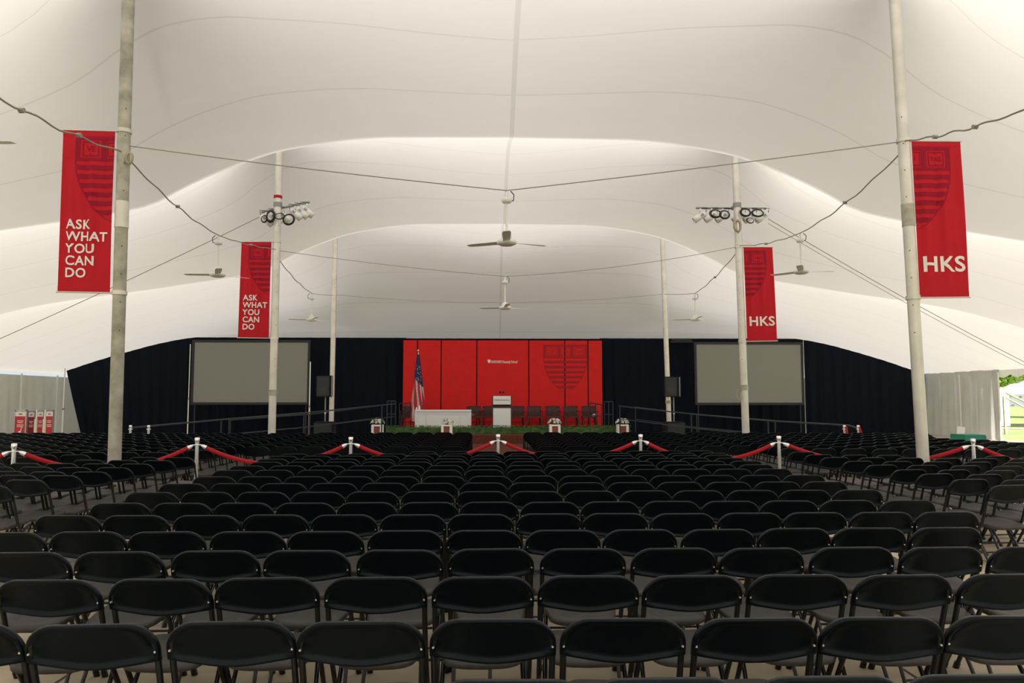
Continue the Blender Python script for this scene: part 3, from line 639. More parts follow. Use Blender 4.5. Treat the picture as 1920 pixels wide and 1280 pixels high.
# white table
ta, tb = at(779.5, 768, 30.3), at(884, 768, 30.3); tw = tb.x - ta.x; th = ta.z - ST
t = thing('panelled_table', 'long white table with a moulded panel front on the stage', 'table', ((ta.x + tb.x) / 2, 30.3, ST))
mb = MB(); mb.bbox((0, 0, th - 0.03), (tw, 0.75, 0.06), 0.01); mb.build('tabletop', M_WHITE, t)
mb = MB(); mb.bbox((0, -0.32, (th - 0.06) / 2), (tw - 0.06, 0.03, th - 0.06), 0.004); mb.build('front_panel', M_WHITE, t)
for s in (-1, 1):
    mb = MB(); mb.bbox((s * (tw / 2 - 0.04), 0, (th - 0.06) / 2), (0.07, 0.70, th - 0.06), 0.006); mb.build('end_panel', M_WHITE, t)
mb = MB(); zc = (th - 0.14) / 2
for (x0, x1) in ((-tw / 2 + 0.12, -tw / 2 + 0.42), (-tw / 2 + 0.47, tw / 2 - 0.47), (tw / 2 - 0.42, tw / 2 - 0.12)):
    for (cx, cz, dx, dz) in (((x0 + x1) / 2, th - 0.16, x1 - x0, 0.025), ((x0 + x1) / 2, 0.08, x1 - x0, 0.025), (x0, th / 2 - 0.04, 0.025, th - 0.22), (x1, th / 2 - 0.04, 0.025, th - 0.22)): mb.bbox((cx, -0.342, cz), (dx, 0.02, dz), 0.005)
mb.bbox((0, -0.345, th - 0.09), (tw - 0.06, 0.03, 0.04), 0.008); mb.build('moulding', M_WHITE, t)
def bottle(px, Y, h, label):
    p = at(px, 768, Y); m = MB(); m.lathe([(0.03, 0), (0.034, 0.01), (0.034, h * 0.65), (0.015, h * 0.85), (0.015, h)], 14); t = thing('bottle', label, 'bottle', (p.x, Y, ST + th), 0, 'white bottles on the table'); m.build('body', M_PLASTICW, t)
    m = MB(); m.lathe([(0.018, h - 0.01), (0.018, h + 0.02)], 12); m.build('cap', M_WHITE, t)
bottle(786.5, 30.25, 0.17, 'taller white bottle at the left end of the white table'); bottle(781, 30.25, 0.09, 'short white bottle at the very left edge of the white table')

# flag
fp = at(783, 790, 31.3); ftop = at(783.5, 660, 31.3).z - ST
t = thing('furled_flag', 'furled flag with stars and red and white stripes on a floor pole', 'flag', (fp.x, 31.3, ST))
mb = MB(); mb.tube([(0, 0, 0.08), (0, 0, ftop)], 0.016, 12); mb.build('flagpole', M_GOLD, t)
mb = MB(); mb.lathe([(0.16, 0), (0.16, 0.03), (0.06, 0.08), (0.03, 0.12)], 20); mb.build('base', M_GOLD, t)
mb = MB(); mb.lathe([(0.012, ftop), (0.035, ftop + 0.02), (0.045, ftop + 0.06), (0.03, ftop + 0.10), (0.004, ftop + 0.13)], 14); mb.build('finial', M_GOLD, t)
mb = MB(); na, nz_ = 112, 50; zt = ftop - 0.10; zb = 0.20; vs = []
def flag_pt(a, v, off=0):
    R_ = 0.045 + 0.265 * v ** 0.9; g = 1 + 0.16 * math.sin(5 * a + 1.2 * v) + 0.08 * math.sin(9 * a + 3 * v)
    return Vector((R_ * g * math.cos(a) * (1.0) + 0.02 * v, R_ * g * 0.55 * math.sin(a), zt + (zb - zt) * v - 0.10 * v * math.cos(a * 1.0)))
for j in range(nz_ + 1): vs += [flag_pt(2 * math.pi * i / na, j / nz_) for i in range(na)]
fs, mi = [], []
for j in range(nz_):
    for i in range(na):
        v = j / nz_; a = 2 * math.pi * i / na; fs.append((j * na + i, j * na + (i + 1) % na, (j + 1) * na + (i + 1) % na, (j + 1) * na + i))
        s_ = int(math.floor((a / (2 * math.pi) * 7 - v * 1.5 + 40) % 1 + 0.58))
        mi.append(0 if (v < 0.40 + 0.05 * math.cos(a)) else (1 if s_ else 2))
b0 = len(mb.v); mb.v += [tuple(v) for v in vs]; mb.f += fs; mb.sm += [True] * len(fs); mb.mi += mi
cl = mb.build('flag_cloth', [M_NAVY, M_FLAGR, M_FLAGW], t)
mb = MB(); rnd = random.Random(2)
for k in range(34):
    a = rnd.uniform(math.pi, 2 * math.pi); v = rnd.uniform(0.14, 0.38); p = flag_pt(a, v); n_ = Vector((math.cos(a), 0.6 * math.sin(a), 0)).normalized(); p = p + n_ * 0.012
    u = Vector((-n_.y, n_.x, 0)); pts = []
    for q in range(10):
        rr = 0.026 if q % 2 == 0 else 0.011; an = math.pi / 2 + q * math.pi / 5; pts.append(p + u * rr * math.cos(an) + Vector((0, 0, rr * math.sin(an))))
    mb.add(pts, [tuple(range(10))])
mb.build('stars', M_FLAGW, cl)

# wooden armchairs on the stage
def armchair():
    t = thing('wooden_armchair', 'dark wooden armchair', 'armchair', (0, 0, ST), 0, 'dark wooden armchairs on the stage')
    mb = MB(); mb.bbox((0, 0, 0.42), (0.54, 0.48, 0.07), 0.012); mb.build('seat', M_WOOD, t)
    for (x, y) in ((-0.23, -0.2), (0.23, -0.2), (-0.21, 0.2), (0.21, 0.2)):
        mb = MB(); mb.tube([(x, y, 0.41), (x * 1.12, y * 1.15, 0.0)], [0.034, 0.024], 10); mb.build('leg', M_WOOD, t)
    for s in (-1, 1):
        mb = MB(); mb.tube([(s * 0.28, -0.22, 0.66), (s * 0.29, 0.05, 0.66), (s * 0.24, 0.24, 0.67)], 0.022, 8); mb.tube([(s * 0.26, -0.18, 0.44), (s * 0.28, -0.2, 0.66)], 0.014, 8); mb.build('armrest', M_WOOD, t)
    mb = MB(); mb.tube([(-0.25, 0.24, 0.86), (-0.12, 0.28, 0.875), (0.12, 0.28, 0.875), (0.25, 0.24, 0.86)], 0.03, 10)
    for i in range(9):
        x = -0.23 + 0.0575 * i; mb.tube([(x, 0.21, 0.44), (x * 1.08, 0.26, 0.86)], 0.017, 6)
    mb.bbox((0, 0.245, 0.66), (0.46, 0.014, 0.38), 0.005)
    mb.build('backrest', M_WOOD, t); mb = MB(); mb.tube([(-0.24, -0.02, 0.2), (0.24, -0.02, 0.2)], 0.011, 8); mb.build('stretcher', M_WOOD, t)
    return t
ac0 = armchair(); index_kids(ac0)
acl = [(766, 'at the far left end, left of the white table'), (888, 'right beside the white table'), (918, 'just left of the lectern'), (970, 'just right of the lectern'),
       (1002, 'second to the right of the lectern'), (1037, 'behind the third flower box, below the left half of the shield'), (1071, 'below the right half of the shield'), (1105, 'at the far right end with a white paper on it')]
first = True
for px, lab in acl:
    c = ac0 if first else copy_tree(ac0); first = False
    p = at(px, 785, 31.9); c.location = (p.x, 31.9, ST); c.scale = (1.16, 1, 0.98); c['label'] = 'dark wooden armchair ' + lab
p = at(1121, 783, 31.75); mb = MB(); mb.bbox((0, 0, 0.035), (0.16, 0.10, 0.07), 0.02); mb.bbox((0.03, 0, 0.08), (0.08, 0.08, 0.05), 0.015)
one(mb, 'folded_paper', M_WHITE, 'white bundle of paper on the seat of the far right armchair', 'paper').location = (at(1107, 785, 31.9).x + 0.12, 31.8, ST + 0.452)
mb = MB(); mb.bbox((0, 0, 0.05), (0.22, 0.16, 0.10), 0.04)
one(mb, 'cushion', mat('taupe_cloth', (0.28, 0.18, 0.15), 0.9), 'small taupe cushion on the armchair beside the white table', 'cushion').location = (at(888, 785, 31.9).x - 0.05, 31.8, ST + 0.452)

# flower boxes
def flower_box():
    t = thing('flower_box', 'x', 'planter', (0, 0, 0), 0, 'white flower boxes along the hedge'); h = 0.66
    mb = MB()
    for s in (-1, 1): mb.bbox((s * 0.155, 0, h / 2), (0.09, 0.40, h), 0.008)
    mb.bbox((0, 0, h - 0.03), (0.22, 0.38, 0.06), 0.006); mb.bbox((0, 0.17, h / 2), (0.22, 0.04, h), 0.006); mb.build('box', M_WHITE, t)
    mb = MB(); mb.bbox((0, -0.15, (h - 0.08) / 2), (0.215, 0.06, h - 0.08), 0.006); mb.build('front_panel', M_BROWNP, t)
    rnd = random.Random(5); mb = MB(); mp_ = MB()
    for i in range(90):
        a = rnd.uniform(0, 6.28); r = rnd.uniform(0.02, 0.22); z = h + rnd.uniform(0.0, 0.20); p = Vector((r * math.cos(a), r * math.sin(a) * 0.8, z)); u = Vector((math.cos(a), math.sin(a), rnd.uniform(-.3, .8))).normalized() * 0.06; v = Vector((-math.sin(a), math.cos(a), 0.2)) * 0.016
        mb.add([p - u * 0.5, p - v, p + u, p + v], [(0, 1, 2, 3)])
    for i in range(20): a = rnd.uniform(0, 6.28); mb.tube([(0, 0, h - 0.01), (0.10 * math.cos(a), 0.08 * math.sin(a), h + 0.15)], 0.004, 5)
    mb.build('foliage', M_LEAF, t)
    for i in range(26):
        a = rnd.uniform(0, 6.28); el = rnd.uniform(0.05, 1.3); R_ = 0.25; c = Vector((R_ * math.cos(a) * math.cos(el), R_ * 0.8 * math.sin(a) * math.cos(el), h + 0.04 + 0.19 * math.sin(el)))
        d = (c - Vector((0, 0, h))).normalized(); uu = d.orthogonal().normalized(); vv = d.cross(uu)
        for q in range(6):
            an = q * math.pi / 3; dr = uu * math.cos(an) + vv * math.sin(an); sd = d.cross(dr) * 0.014
            mp_.add([c, c + dr * 0.03 + sd + d * 0.012, c + dr * 0.072 + d * 0.002, c + dr * 0.03 - sd + d * 0.012], [(0, 1, 2, 3)])
    mp_.build('flowers', M_PETAL, t); return t
fb0 = flower_box(); index_kids(fb0)
for i, (px, lab) in enumerate(((708, 'leftmost, at the left end of the hedge'), (838, 'in front of the white table'), (1040, 'right of the lectern'), (1167, 'rightmost, at the right end of the hedge'))):
    c = fb0 if i == 0 else copy_tree(fb0); c.location = (at(px, 800, 27.6).x, 27.6, 0); c['label'] = 'white box of white flowers, ' + lab

# ------------------------------------------------------------------ screens, loudspeakers, rails
def screen(xl, xr, yt, yb, label):
    Y = 31.0; a = at(xl, yt, Y); b = at(xr, yb, Y); W = b.x - a.x; H = a.z - b.z
    t = thing('projection_screen', label, 'projection screen', ((a.x + b.x) / 2, Y, 0), 0, 'projection screens flanking the stage')
    z0 = b.z; mb = MB(); fw = 0.10
    mb.bbox((0, 0, z0 + H - fw / 2), (W, 0.07, fw), 0.01); mb.bbox((0, 0, z0 + fw / 2), (W, 0.07, fw), 0.01)
    for s in (-1, 1): mb.bbox((s * (W / 2 - fw / 2), 0, z0 + H / 2), (fw, 0.07, H - 2 * fw), 0.01)
    mb.build('frame', M_CHAR, t); mb = MB(); mb.box((0, 0.0, z0 + H / 2), (W - 2 * fw, 0.02, H - 2 * fw)); mb.build('screen_surface', M_SCREEN, t)
    for s in (-1, 1):
        mb = MB(); mb.tube([(s * (W / 2 - 0.15), 0.07, 0.02), (s * (W / 2 - 0.15), 0.07, z0 + 0.6)], 0.03, 8); mb.box((s * (W / 2 - 0.15), 0.1, 0.02), (0.07, 1.1, 0.04)); mb.build('leg', M_CHAR, t)
screen(361, 580, 637, 758.5, 'large grey projection screen left of the stage')
screen(1301, 1508.5, 641, 759, 'large grey projection screen right of the stage')
def loudspeaker(px0, px1, py0, py1, rz, lab, s):
    Y = 25.85; a = at(px0, py0, Y); b = at(px1, py1, Y); W = b.x - a.x; H = a.z - b.z; cx = (a.x + b.x) / 2
    t = thing('loudspeaker', 'black loudspeaker raised on a pole ' + lab, 'loudspeaker', (cx, Y, b.z), rz, 'loudspeakers flanking the stage')
    mb = MB(); mb.bbox((0, 0, H / 2), (W * 0.86, 0.42, H), 0.02); mb.build('cabinet', M_BLACK, t)
    mb = MB(); mb.bbox((-0.05 * s, -0.215, H / 2), (W * 0.62, 0.02, H - 0.06), 0.006); mb.build('grille', mat('speaker_grille', (0.02, 0.026, 0.026), 0.7), t)
    mb = MB(); mb.lathe([(0.10, 0), (0.13, 0.004), (0.13, 0.008)], 20); o = mb.build('woofer', M_FRAME, t); o.rotation_euler = (math.pi / 2, 0, 0); o.location = (-0.05 * s, -0.228, H * 0.3)
    mb = MB(); mb.bbox((W * 0.38 * s, -0.2, H / 2), (0.035, 0.06, H * 0.96), 0.012); mb.build('trim_bar', M_GREYM, t)
    sb = at(px0, 790, Y).z; sw = 0.66
    t2 = thing('subwoofer', 'black subwoofer cabinet on the floor ' + lab, 'subwoofer', (cx + 0.04, Y, 0), 0, 'subwoofers flanking the stage')
    mb = MB(); mb.bbox((0, 0, sb / 2), (sw, 0.6, sb), 0.015); mb.build('cabinet', M_BLACK, t2)
    mb = MB(); mb.bbox((0, -0.305, sb / 2), (sw - 0.06, 0.015, sb - 0.08), 0.005); mb.build('grille', mat('sub_grille', (0.012, 0.016, 0.02), 0.7), t2)
    mb = MB(); mb.tube([(0, 0, 0), (0, 0, b.z - sb)], 0.022, 10); t3 = thing('speaker_pole', 'thin pole between subwoofer and loudspeaker ' + lab, 'pole', (cx + 0.04, Y, sb), 0, 'speaker poles'); mb.build('pole', M_GREYM, t3)
    mb = MB(); mb.lathe([(0.03, 0.25), (0.03, 0.32)], 10); mb.build('collar', M_STEEL, t3)
loudspeaker(591, 626, 704, 744, 0.2, 'left of the stage', 1)
loudspeaker(1243, 1278, 706, 744, -0.2, 'right of the stage', 1)
mb = MB(); mb.tube([(-0.5, 0, 0), (0.5, 0, 0)], 0.06, 12); mb.box((0, 0, 0.1), (0.9, 0.04, 0.08)); o = one(mb, 'lighting_batten', M_CHAR, 'short black bar at the top of the drape left of the right screen', 'bar'); o.location = at(1278, 641, 33.1)

def rail(pts, posts, label, group='black handrails beside the stage'):
    """pts: list of (px, py, Y, floor height); top rail through them"""
    P3 = [at(px, py, Y) for px, py, Y in pts]; org = Vector((P3[0].x, P3[0].y, 0)); t = thing('handrail', label, 'handrail', org, 0, group)
    mb = MB(); mb.tube([p - org for p in P3], 0.022, 8); mb.build('top_rail', M_RAIL, t)
    def alongx(px):
        for i in range(len(pts) - 1):
            a, b = pts[i][0], pts[i + 1][0]
            if min(a, b) - 0.01 <= px <= max(a, b) + 0.01:
                lo, hi = 0.0, 1.0
                for _ in range(30):
                    m_ = (lo + hi) / 2; q = proj(P3[i].lerp(P3[i + 1], m_))[0]
                    if (q < px) == (b > a): lo = m_
                    else: hi = m_
                return P3[i].lerp(P3[i + 1], lo)
        return P3[-1]
    mb = MB(); lo_pts = []
    for i, p in enumerate(P3): lo_pts.append(p - org - Vector((0, 0, 0.46 if p.z > 0.8 else 0.3)))
    mb.tube(lo_pts, 0.016, 8); mb.build('lower_rail', M_RAIL, t)
    for px in posts:
        p = alongx(px) - org; mb = MB(); mb.tube([(p.x, p.y, 0.0), (p.x, p.y, p.z)], 0.022, 8); mb.build('post', M_RAIL, t)
rail([(740, 757, 27.3), (570, 774, 24.4), (420, 786, 22.4), (243, 802, 20.6)], [716, 570, 415, 245], 'long dark handrail descending to the left in front of the left screen')
rail([(712, 760, 29.0), (585, 776, 25.6 + 2.2), (430, 787, 24.2)], [713, 580, 432], 'second dark handrail just behind the long left one')
rail([(1160, 761, 27.3), (1298, 776, 24.6), (1450, 789, 22.3), (1590, 797, 20.8), (1612, 803, 20.4)], [1162, 1296, 1440, 1588], 'long dark handrail descending to the right in front of the right screen')
rail([(1190, 763, 29.0), (1306, 777, 27.0), (1455, 789, 24.6)], [1191, 1306, 1453], 'second dark handrail just behind the long right one')
def gate(px0, px1, py, Y, label, slope=0):
    a = at(px0, py, Y); b = at(px1, py + slope, Y); org = Vector((a.x, Y, ST)); t = thing('guard_rail', label, 'guard rail', org, 0, 'guard rails at the stage steps')
    mb = MB(); mb.tube([a - org, b - org], 0.024, 8); mb.tube([a - org - Vector((0, 0, 0.5)), b - org - Vector((0, 0, 0.5))], 0.018, 8); mb.build('rail', M_RAIL, t)
    for p in (a, b, a.lerp(b, 0.5)):
        mb = MB(); mb.tube([(p.x - org.x, 0, 0.0), (p.x - org.x, 0, p.z - ST)], 0.022, 8); mb.build('post', M_RAIL, t)
gate(726, 742, 752, 29.5, 'small guard rail left of the backdrop beside the steps'); gate(749, 770, 757, 31.4, 'dark guard rail in front of the left edge of the red backdrop', -2)
gate(1133, 1149, 753, 29.5, 'small guard rail right of the backdrop beside the steps'); gate(1106, 1128, 755, 31.4, 'dark guard rail in front of the right edge of the red backdrop', 3)

# ------------------------------------------------------------------ stanchions and ropes
def stanchion():
    t = thing('stanchion', 'x', 'stanchion', (0, 0, 0), 0, 'chrome stanchions with red ropes')
    mb = MB(); mb.tube([(0, 0, 0.03), (0, 0, 0.97)], 0.028, 16); mb.build('post', M_CHROME, t)
    mb = MB(); mb.lathe([(0.16, 0.0), (0.16, 0.012), (0.13, 0.03), (0.03, 0.05)], 24); mb.build('base', M_CHROME, t)
    mb = MB(); mb.lathe([(0.028, 0.93), (0.034, 0.94), (0.038, 1.0), (0.03, 1.01), (0.01, 1.012)], 18); mb.build('cap', M_CHROME, t)
    mb = MB(); mb.tube([(0.05 * math.cos(a), 0.05 * math.sin(a), 0.90) for a in [2 * math.pi * i / 14 for i in range(14)]], 0.007, 6, closed=True); mb.build('hook_ring', M_CHROME, t)
    return t
SP = [(27, 831, 10.35), (370, 820, 11.5), (658, 819, 12.05), (934, 814, 12.55), (1201, 814, 12.45), (1460, 817, 12.0), (1824, 822, 11.3)]
SLAB = ['chrome stanchion at the far left edge of the rope line', 'chrome stanchion in the left aisle, second from the left', 'chrome stanchion left of the central aisle', 'chrome stanchion in the middle of the central aisle',
        'chrome stanchion right of the central aisle', 'chrome stanchion in the right aisle', 'chrome stanchion at far right in front of the teal cloth']
s0 = stanchion(); index_kids(s0); SPOS = []
for i, (px, py, Y) in enumerate(SP):
    c = s0 if i == 0 else copy_tree(s0); p = at(px, py, Y); c.location = (p.x, Y, 0); c.scale = (1, 1, p.z / 1.01); c['label'] = SLAB[i]; SPOS.append(Vector((p.x, Y, p.z * 0.89)))
ends = [Vector((SPOS[0].x - 2.0, 9.6, 0.89))] + SPOS + [Vector((SPOS[-1].x + 2.1, 10.7, 0.89))]
RL = ['red rope leaving the picture at far left', 'red rope between the far left stanchion and the left aisle stanchion', 'long red rope right of the left aisle stanchion', 'red rope sagging towards the central stanchion from the left',
      'red rope sagging from the central stanchion to the right', 'red rope between the central aisle and the right aisle stanchion', 'red rope right of the right aisle stanchion, dipping behind the chairs', 'red rope leaving the picture at far right']
for i in range(len(ends) - 1):
    a, b = ends[i], ends[i + 1]; d = (b - a).normalized(); a2 = a + d * 0.05; b2 = b - d * 0.05; pts = sag(a2, b2, 56, 0.30)
    t = thing('rope', RL[i], 'rope', (a.x, a.y, 0), 0, 'red velvet ropes'); og = Vector((a.x, a.y, 0))
    mb = MB(); mb.tube([p - og for p in pts[2:-2]], 0.030, 10); mb.build('rope_body', M_REDROPE, t)
    for seg in (pts[:3], pts[-3:]):
        s_ = [p - og for p in seg]; e = s_ if seg is pts[:3] or True else s_; mb = MB()
        rr = [0.010, 0.028, 0.034] if (seg[0] - a2).length < 0.01 else [0.034, 0.028, 0.010]; mb.tube(s_, rr, 10); mb.build('end_clasp', M_CHROME, t)
for px, Y, lab in ((245, 19.3, 'small distant chrome stanchion near the left black drape'), (279, 19.3, 'second small distant stanchion near the left black drape'), (1583, 19.3, 'small distant stanchion with hanging red rope at right'), (1609, 19.3, 'second small distant stanchion with hanging red rope at right')):
    c = copy_tree(s0); p = at(px, 797, Y); c.location = (p.x, Y, 0); c.scale = (1, 1, p.z / 1.01); c['label'] = lab; c['group'] = 'distant chrome stanchions'
for px, lab in ((1586, 'short red rope end hanging on the first distant right stanchion'), (1612, 'short red rope end hanging on the second distant right stanchion')):
    p = at(px, 803, 19.25); mb = MB(); mb.tube([(0, 0, 0.0), (0.02, 0, -0.12), (0.04, 0, -0.35), (0.05, 0, -0.5)], [0.015, 0.03, 0.04, 0.03], 8); o = one(mb, 'rope', M_REDROPE, lab, 'rope'); o.location = p + Vector((0, 0, 0.05))

# ------------------------------------------------------------------ things at the left wall
def ad_sign(px0, px1, py, Y, rz, label, m_face, fig=False):
    a = at(px0, py, Y); b = at(px1, py, Y); W = b.x - a.x; H = a.z; cx = (a.x + b.x) / 2
    t = thing('sign_board', label, 'sign', (cx, Y, 0), rz, 'red sign boards at the left wall')
    mb = MB()
    for s in (-1, 1): mb.box((s * (W / 2 - 0.015), 0, H / 2), (0.03, 0.05, H))
    mb.box((0, 0, H - 0.015), (W, 0.05, 0.03)); mb.box((0, 0, 0.15), (W, 0.05, 0.03)); mb.build('frame', M_GREYM if not fig else M_STEEL, t)
    mb = MB(); mb.box((0, 0, H * 0.5), (W - 0.05, 0.02, H * 0.88)); mb.build('panel', m_face, t)
    mb = MB(); mb.box((0, -0.012, H * 0.885), (W - 0.05, 0.006, H * 0.12)); mb.build('header', M_WHITE, t)
    mb = MB(); mb.box((0, -0.0165, H * 0.885), (W * 0.3, 0.004, H * 0.03)); mb.build('header_mark', m_face, t)
    mb = MB()
    for k, wd in ((0, 0.5), (1, 0.42), (2, 0.55), (3, 0.5)): mb.box((0, -0.0125, H * (0.70 - 0.045 * k - (0.02 if k > 1 else 0))), (W * wd, 0.004, H * 0.018))
    if fig:
        f = lambda x, z: (x * W, -0.014, H * z)
        for q in ([(-0.12, 0.42), (0.10, 0.44), (0.10, 0.37), (-0.10, 0.36)], [(0.04, 0.42), (0.12, 0.43), (0.14, 0.53), (0.08, 0.53)], [(0.08, 0.50), (0.20, 0.52), (0.19, 0.54), (0.09, 0.56)],
                  [(-0.12, 0.38), (-0.08, 0.38), (-0.14, 0.28), (-0.17, 0.28)], [(-0.04, 0.37), (0.0, 0.37), (-0.01, 0.28), (-0.05, 0.28)], [(0.05, 0.38), (0.10, 0.38), (0.15, 0.30), (0.12, 0.29)]):
            mb.add([f(*p) for p in q], [(0, 1, 2, 3)])
    mb.build('lettering', M_WHITEP, t)
M_SIGN = mat('sign_red', (0.55, 0.03, 0.045), 0.5)
ad_sign(28, 51, 768, 25.6, 0.0, 'red sign with a white animal figure, leftmost at the left wall', M_SIGN, True)
ad_sign(53, 66, 770, 26.2, 0.3, 'narrow dark red sign second from the left', mat('sign_dark_red', (0.30, 0.02, 0.035), 0.5))
ad_sign(70, 83, 769, 26.0, 0.25, 'red sign in the middle of the row by the left wall', M_SIGN)
ad_sign(86, 101, 768, 25.8, 0.2, 'red sign rightmost of the row by the left wall', M_SIGN)
for px, lab in ((69, 'pale upright board edge between the red signs'), (85, 'pale upright board edge beside the rightmost red sign')):
    p = at(px, 768, 25.5); t = thing('board_stand', lab, 'board', (p.x, 25.5, 0), 0, 'pale boards among the red signs'); mb = MB(); mb.bbox((0, 0, p.z / 2), (0.035, 0.05, p.z), 0.004); mb.build('upright', M_WHITE, t); mb = MB(); mb.bbox((0, -0.02, p.z * 0.38), (0.07, 0.08, p.z * 0.74), 0.006); mb.build('lower_board', mat('cream_board', (0.75, 0.73, 0.6), 0.6), t)

# ------------------------------------------------------------------ things at the right wall and outside
p = at(1801, 800, 19.9); t = thing('notice_board', 'white notice board leaning behind the chairs near the right wall', 'board', (p.x, 19.9, 0)); rr = Matrix.Rotation(0.12, 3, 'Y')
mb = MB(); mb.box((0, 0, p.z - 0.14), (0.21, 0.02, 0.29), rr); mb.build('panel', M_WHITE, t); mb = MB(); mb.tube([(0, 0.03, 0), (0, 0.03, p.z - 0.1)], 0.012, 8); mb.box((0, 0.03, 0.01), (0.3, 0.3, 0.02)); mb.build('stand', M_GREYM, t)
mb = MB(); mb.box((-0.02, -0.013, p.z - 0.24), (0.015, 0.004, 0.02), rr); mb.build('mark', M_CABLE, t)
a, b = at(1809, 815, 18.6), at(1849, 815, 18.6); t = thing('cloth_table', 'small table under a teal cloth behind the far right stanchion', 'table', ((a.x + b.x) / 2, 18.9, 0)); W = b.x - a.x
mb = MB(); mb.bbox((0, 0, a.z - 0.02), (W, 0.6, 0.04), 0.01); mb.build('tabletop', M_TEAL, t); mb = MB(); mb.bbox((0, 0, a.z - 0.14), (W + 0.01, 0.62, 0.22), 0.01); mb.build('tablecloth', M_TEAL, t)
for sx in (-1, 1):
    for sy in (-1, 1): mb = MB(); mb.tube([(sx * (W / 2 - 0.05), sy * 0.25, 0), (sx * (W / 2 - 0.05), sy * 0.25, a.z - 0.04)], 0.015, 8); mb.build('leg', M_GREYM, t)
# sun-lit flap of the side wall beside the opening
fold_wall('wall_flap', (XC + HW - 0.05, 28.5, 0), (XC + HW - 0.05, 29.0, 0), 2.75, 2.75, M_WALL, amp=0.05, wl=0.30, step=0.04, kind=None, seed=8)
tag(bpy.data.objects['wall_flap'], 'gathered end of the white side wall at the bright opening', 'tent wall'); bpy.data.objects['wall_flap'].name = 'gathered_side_curtain'
# second tent outside
t = thing('canopy_tent', 'white canopy tent standing on the grass outside at far right', 'tent', (34.3, 44.0, -0.08))
mb = MB(); hw = 3.6; n = 12; vs = []
for j in range(n + 1):
    for i in range(n + 1):
        u = -1 + 2 * i / n; v = -1 + 2 * j / n; m_ = max(abs(u), abs(v)); vs.append((u * hw, v * hw, 1.95 + 1.6 * (1 - m_) ** 1.25))
mb.add(vs, [(j * (n + 1) + i, j * (n + 1) + i + 1, (j + 1) * (n + 1) + i + 1, (j + 1) * (n + 1) + i) for j in range(n) for i in range(n)], True); mb.build('canopy', M_ROOF, t)
for sx in (-1, 1):
    for sy in (-1, 1): mb = MB(); mb.tube([(sx * hw, sy * hw, 0), (sx * hw, sy * hw, 1.95)], 0.04, 8); mb.build('leg', M_WHITE, t)
t = thing('white_panel', 'sunlit white panel standing outside beside the canopy tent', 'panel', (29.95, 43.0, -0.08)); mb = MB(); mb.bbox((0, 0, 1.0), (0.75, 0.04, 1.8), 0.01); mb.build('sheet', M_WHITE, t)
for s_ in (-1, 1): mb = MB(); mb.box((s_ * 0.3, 0.03, 0.5), (0.05, 0.05, 1.0)); mb.build('leg', M_GREYM, t)
# timber frame outside
t = thing('timber_frame', 'pale timber frame standing outside the opening at far right', 'frame', (24.45, 35.0, -0.08)); mb = MB()
mb.box((0, 0, 0.9), (0.1, 0.1, 1.8)); mb.build('upright', M_TIMBER, t)
for s, e in (((0, 0, 1.8), (2.6, 0.5, 0.6)), ((0.35, 0.4, 2.0), (3.0, 0.9, 0.9)), ((-0.5, 0, 0.30), (2.6, 0.2, 0.25))): mb = MB(); mb.tube([s, e], 0.05, 4); mb.build('beam', M_TIMBER, t)
mb = MB(); mb.box((1.8, 0.0, 0.25), (0.1, 0.1, 0.5)); mb.build('prop', M_TIMBER, t)
# trees beyond
def tree(x, y, h, r, label, seed):
    rnd = random.Random(seed); t = thing('tree', label, 'tree', (x, y, -0.08), 0, 'trees beyond the tent'); mb = MB(); mb.tube([(0, 0, 0), (0.1, 0, h * 0.35), (0, 0, h * 0.6)], [0.25, 0.2, 0.12], 10); mb.build('trunk', M_WOOD, t); mb = MB()
    for i in range(5200):
        d = Vector((rnd.gauss(0, 1), rnd.gauss(0, 1), rnd.gauss(0, 1))).normalized(); p = Vector((0, 0, h * 0.62)) + Vector((d.x * r, d.y * r, d.z * h * 0.42)) * rnd.uniform(0.55, 1.05) * (1 + 0.18 * math.sin(7 * d.x + 5 * d.z))
        a, b = rnd.uniform(0, 6.28), rnd.uniform(-1, 1); u = Vector((math.cos(a), math.sin(a), b)).normalized() * 0.20; v = u.cross(Vector((rnd.uniform(-1, 1), 0.4, 1))).normalized() * 0.11; mb.add([p - u, p - v, p + u, p + v], [(0, 1, 2, 3)])
    mb.build('crown', M_TREE, t)
tree(43.0, 62, 9, 3.4, 'bright green leafy tree seen through the opening at far right', 1)
tree(51, 60, 8, 3.6, 'green tree outside behind the canopy tent', 2)

# ------------------------------------------------------------------ folding chairs
def yb(z):   # forward position of the main tube at height z
    return 0.14 + (-0.13 - 0.14) * z / 0.42 if z < 0.42 else -0.13 - (z - 0.42) * (0.12 / 0.36)
def outline(n_c=7, w=0.236, top=0.782, bot=0.622, rc=0.105):
    P = [(-w + 0.0, bot + 0.012), (-w, top - rc)]
    for i in range(1, n_c + 1): a = math.pi - (math.pi / 2) * i / n_c; P.append((-w + rc + rc * math.cos(a), top - rc + rc * 0.92 * math.sin(a) + rc * 0.08 * (i / n_c)))
    for i in range(0, n_c): a = math.pi / 2 - (math.pi / 2) * i / n_c; P.append((w - rc + rc * math.cos(a), top - rc + rc * 0.92 * math.sin(a) + rc * 0.08 * (1 - i / n_c)))
    P += [(w, top - rc), (w, bot + 0.012), (w - 0.045, bot + 0.004)]
    m = max(4, n_c)
    for i in range(1, m): x = (w - 0.045) * (1 - 2 * i / m); P.append((x, bot + 0.004 - 0.022 * math.cos(math.pi / 2 * x / (w - 0.045)) ** 1.2))
    P.append((-w + 0.045, bot + 0.004)); return P
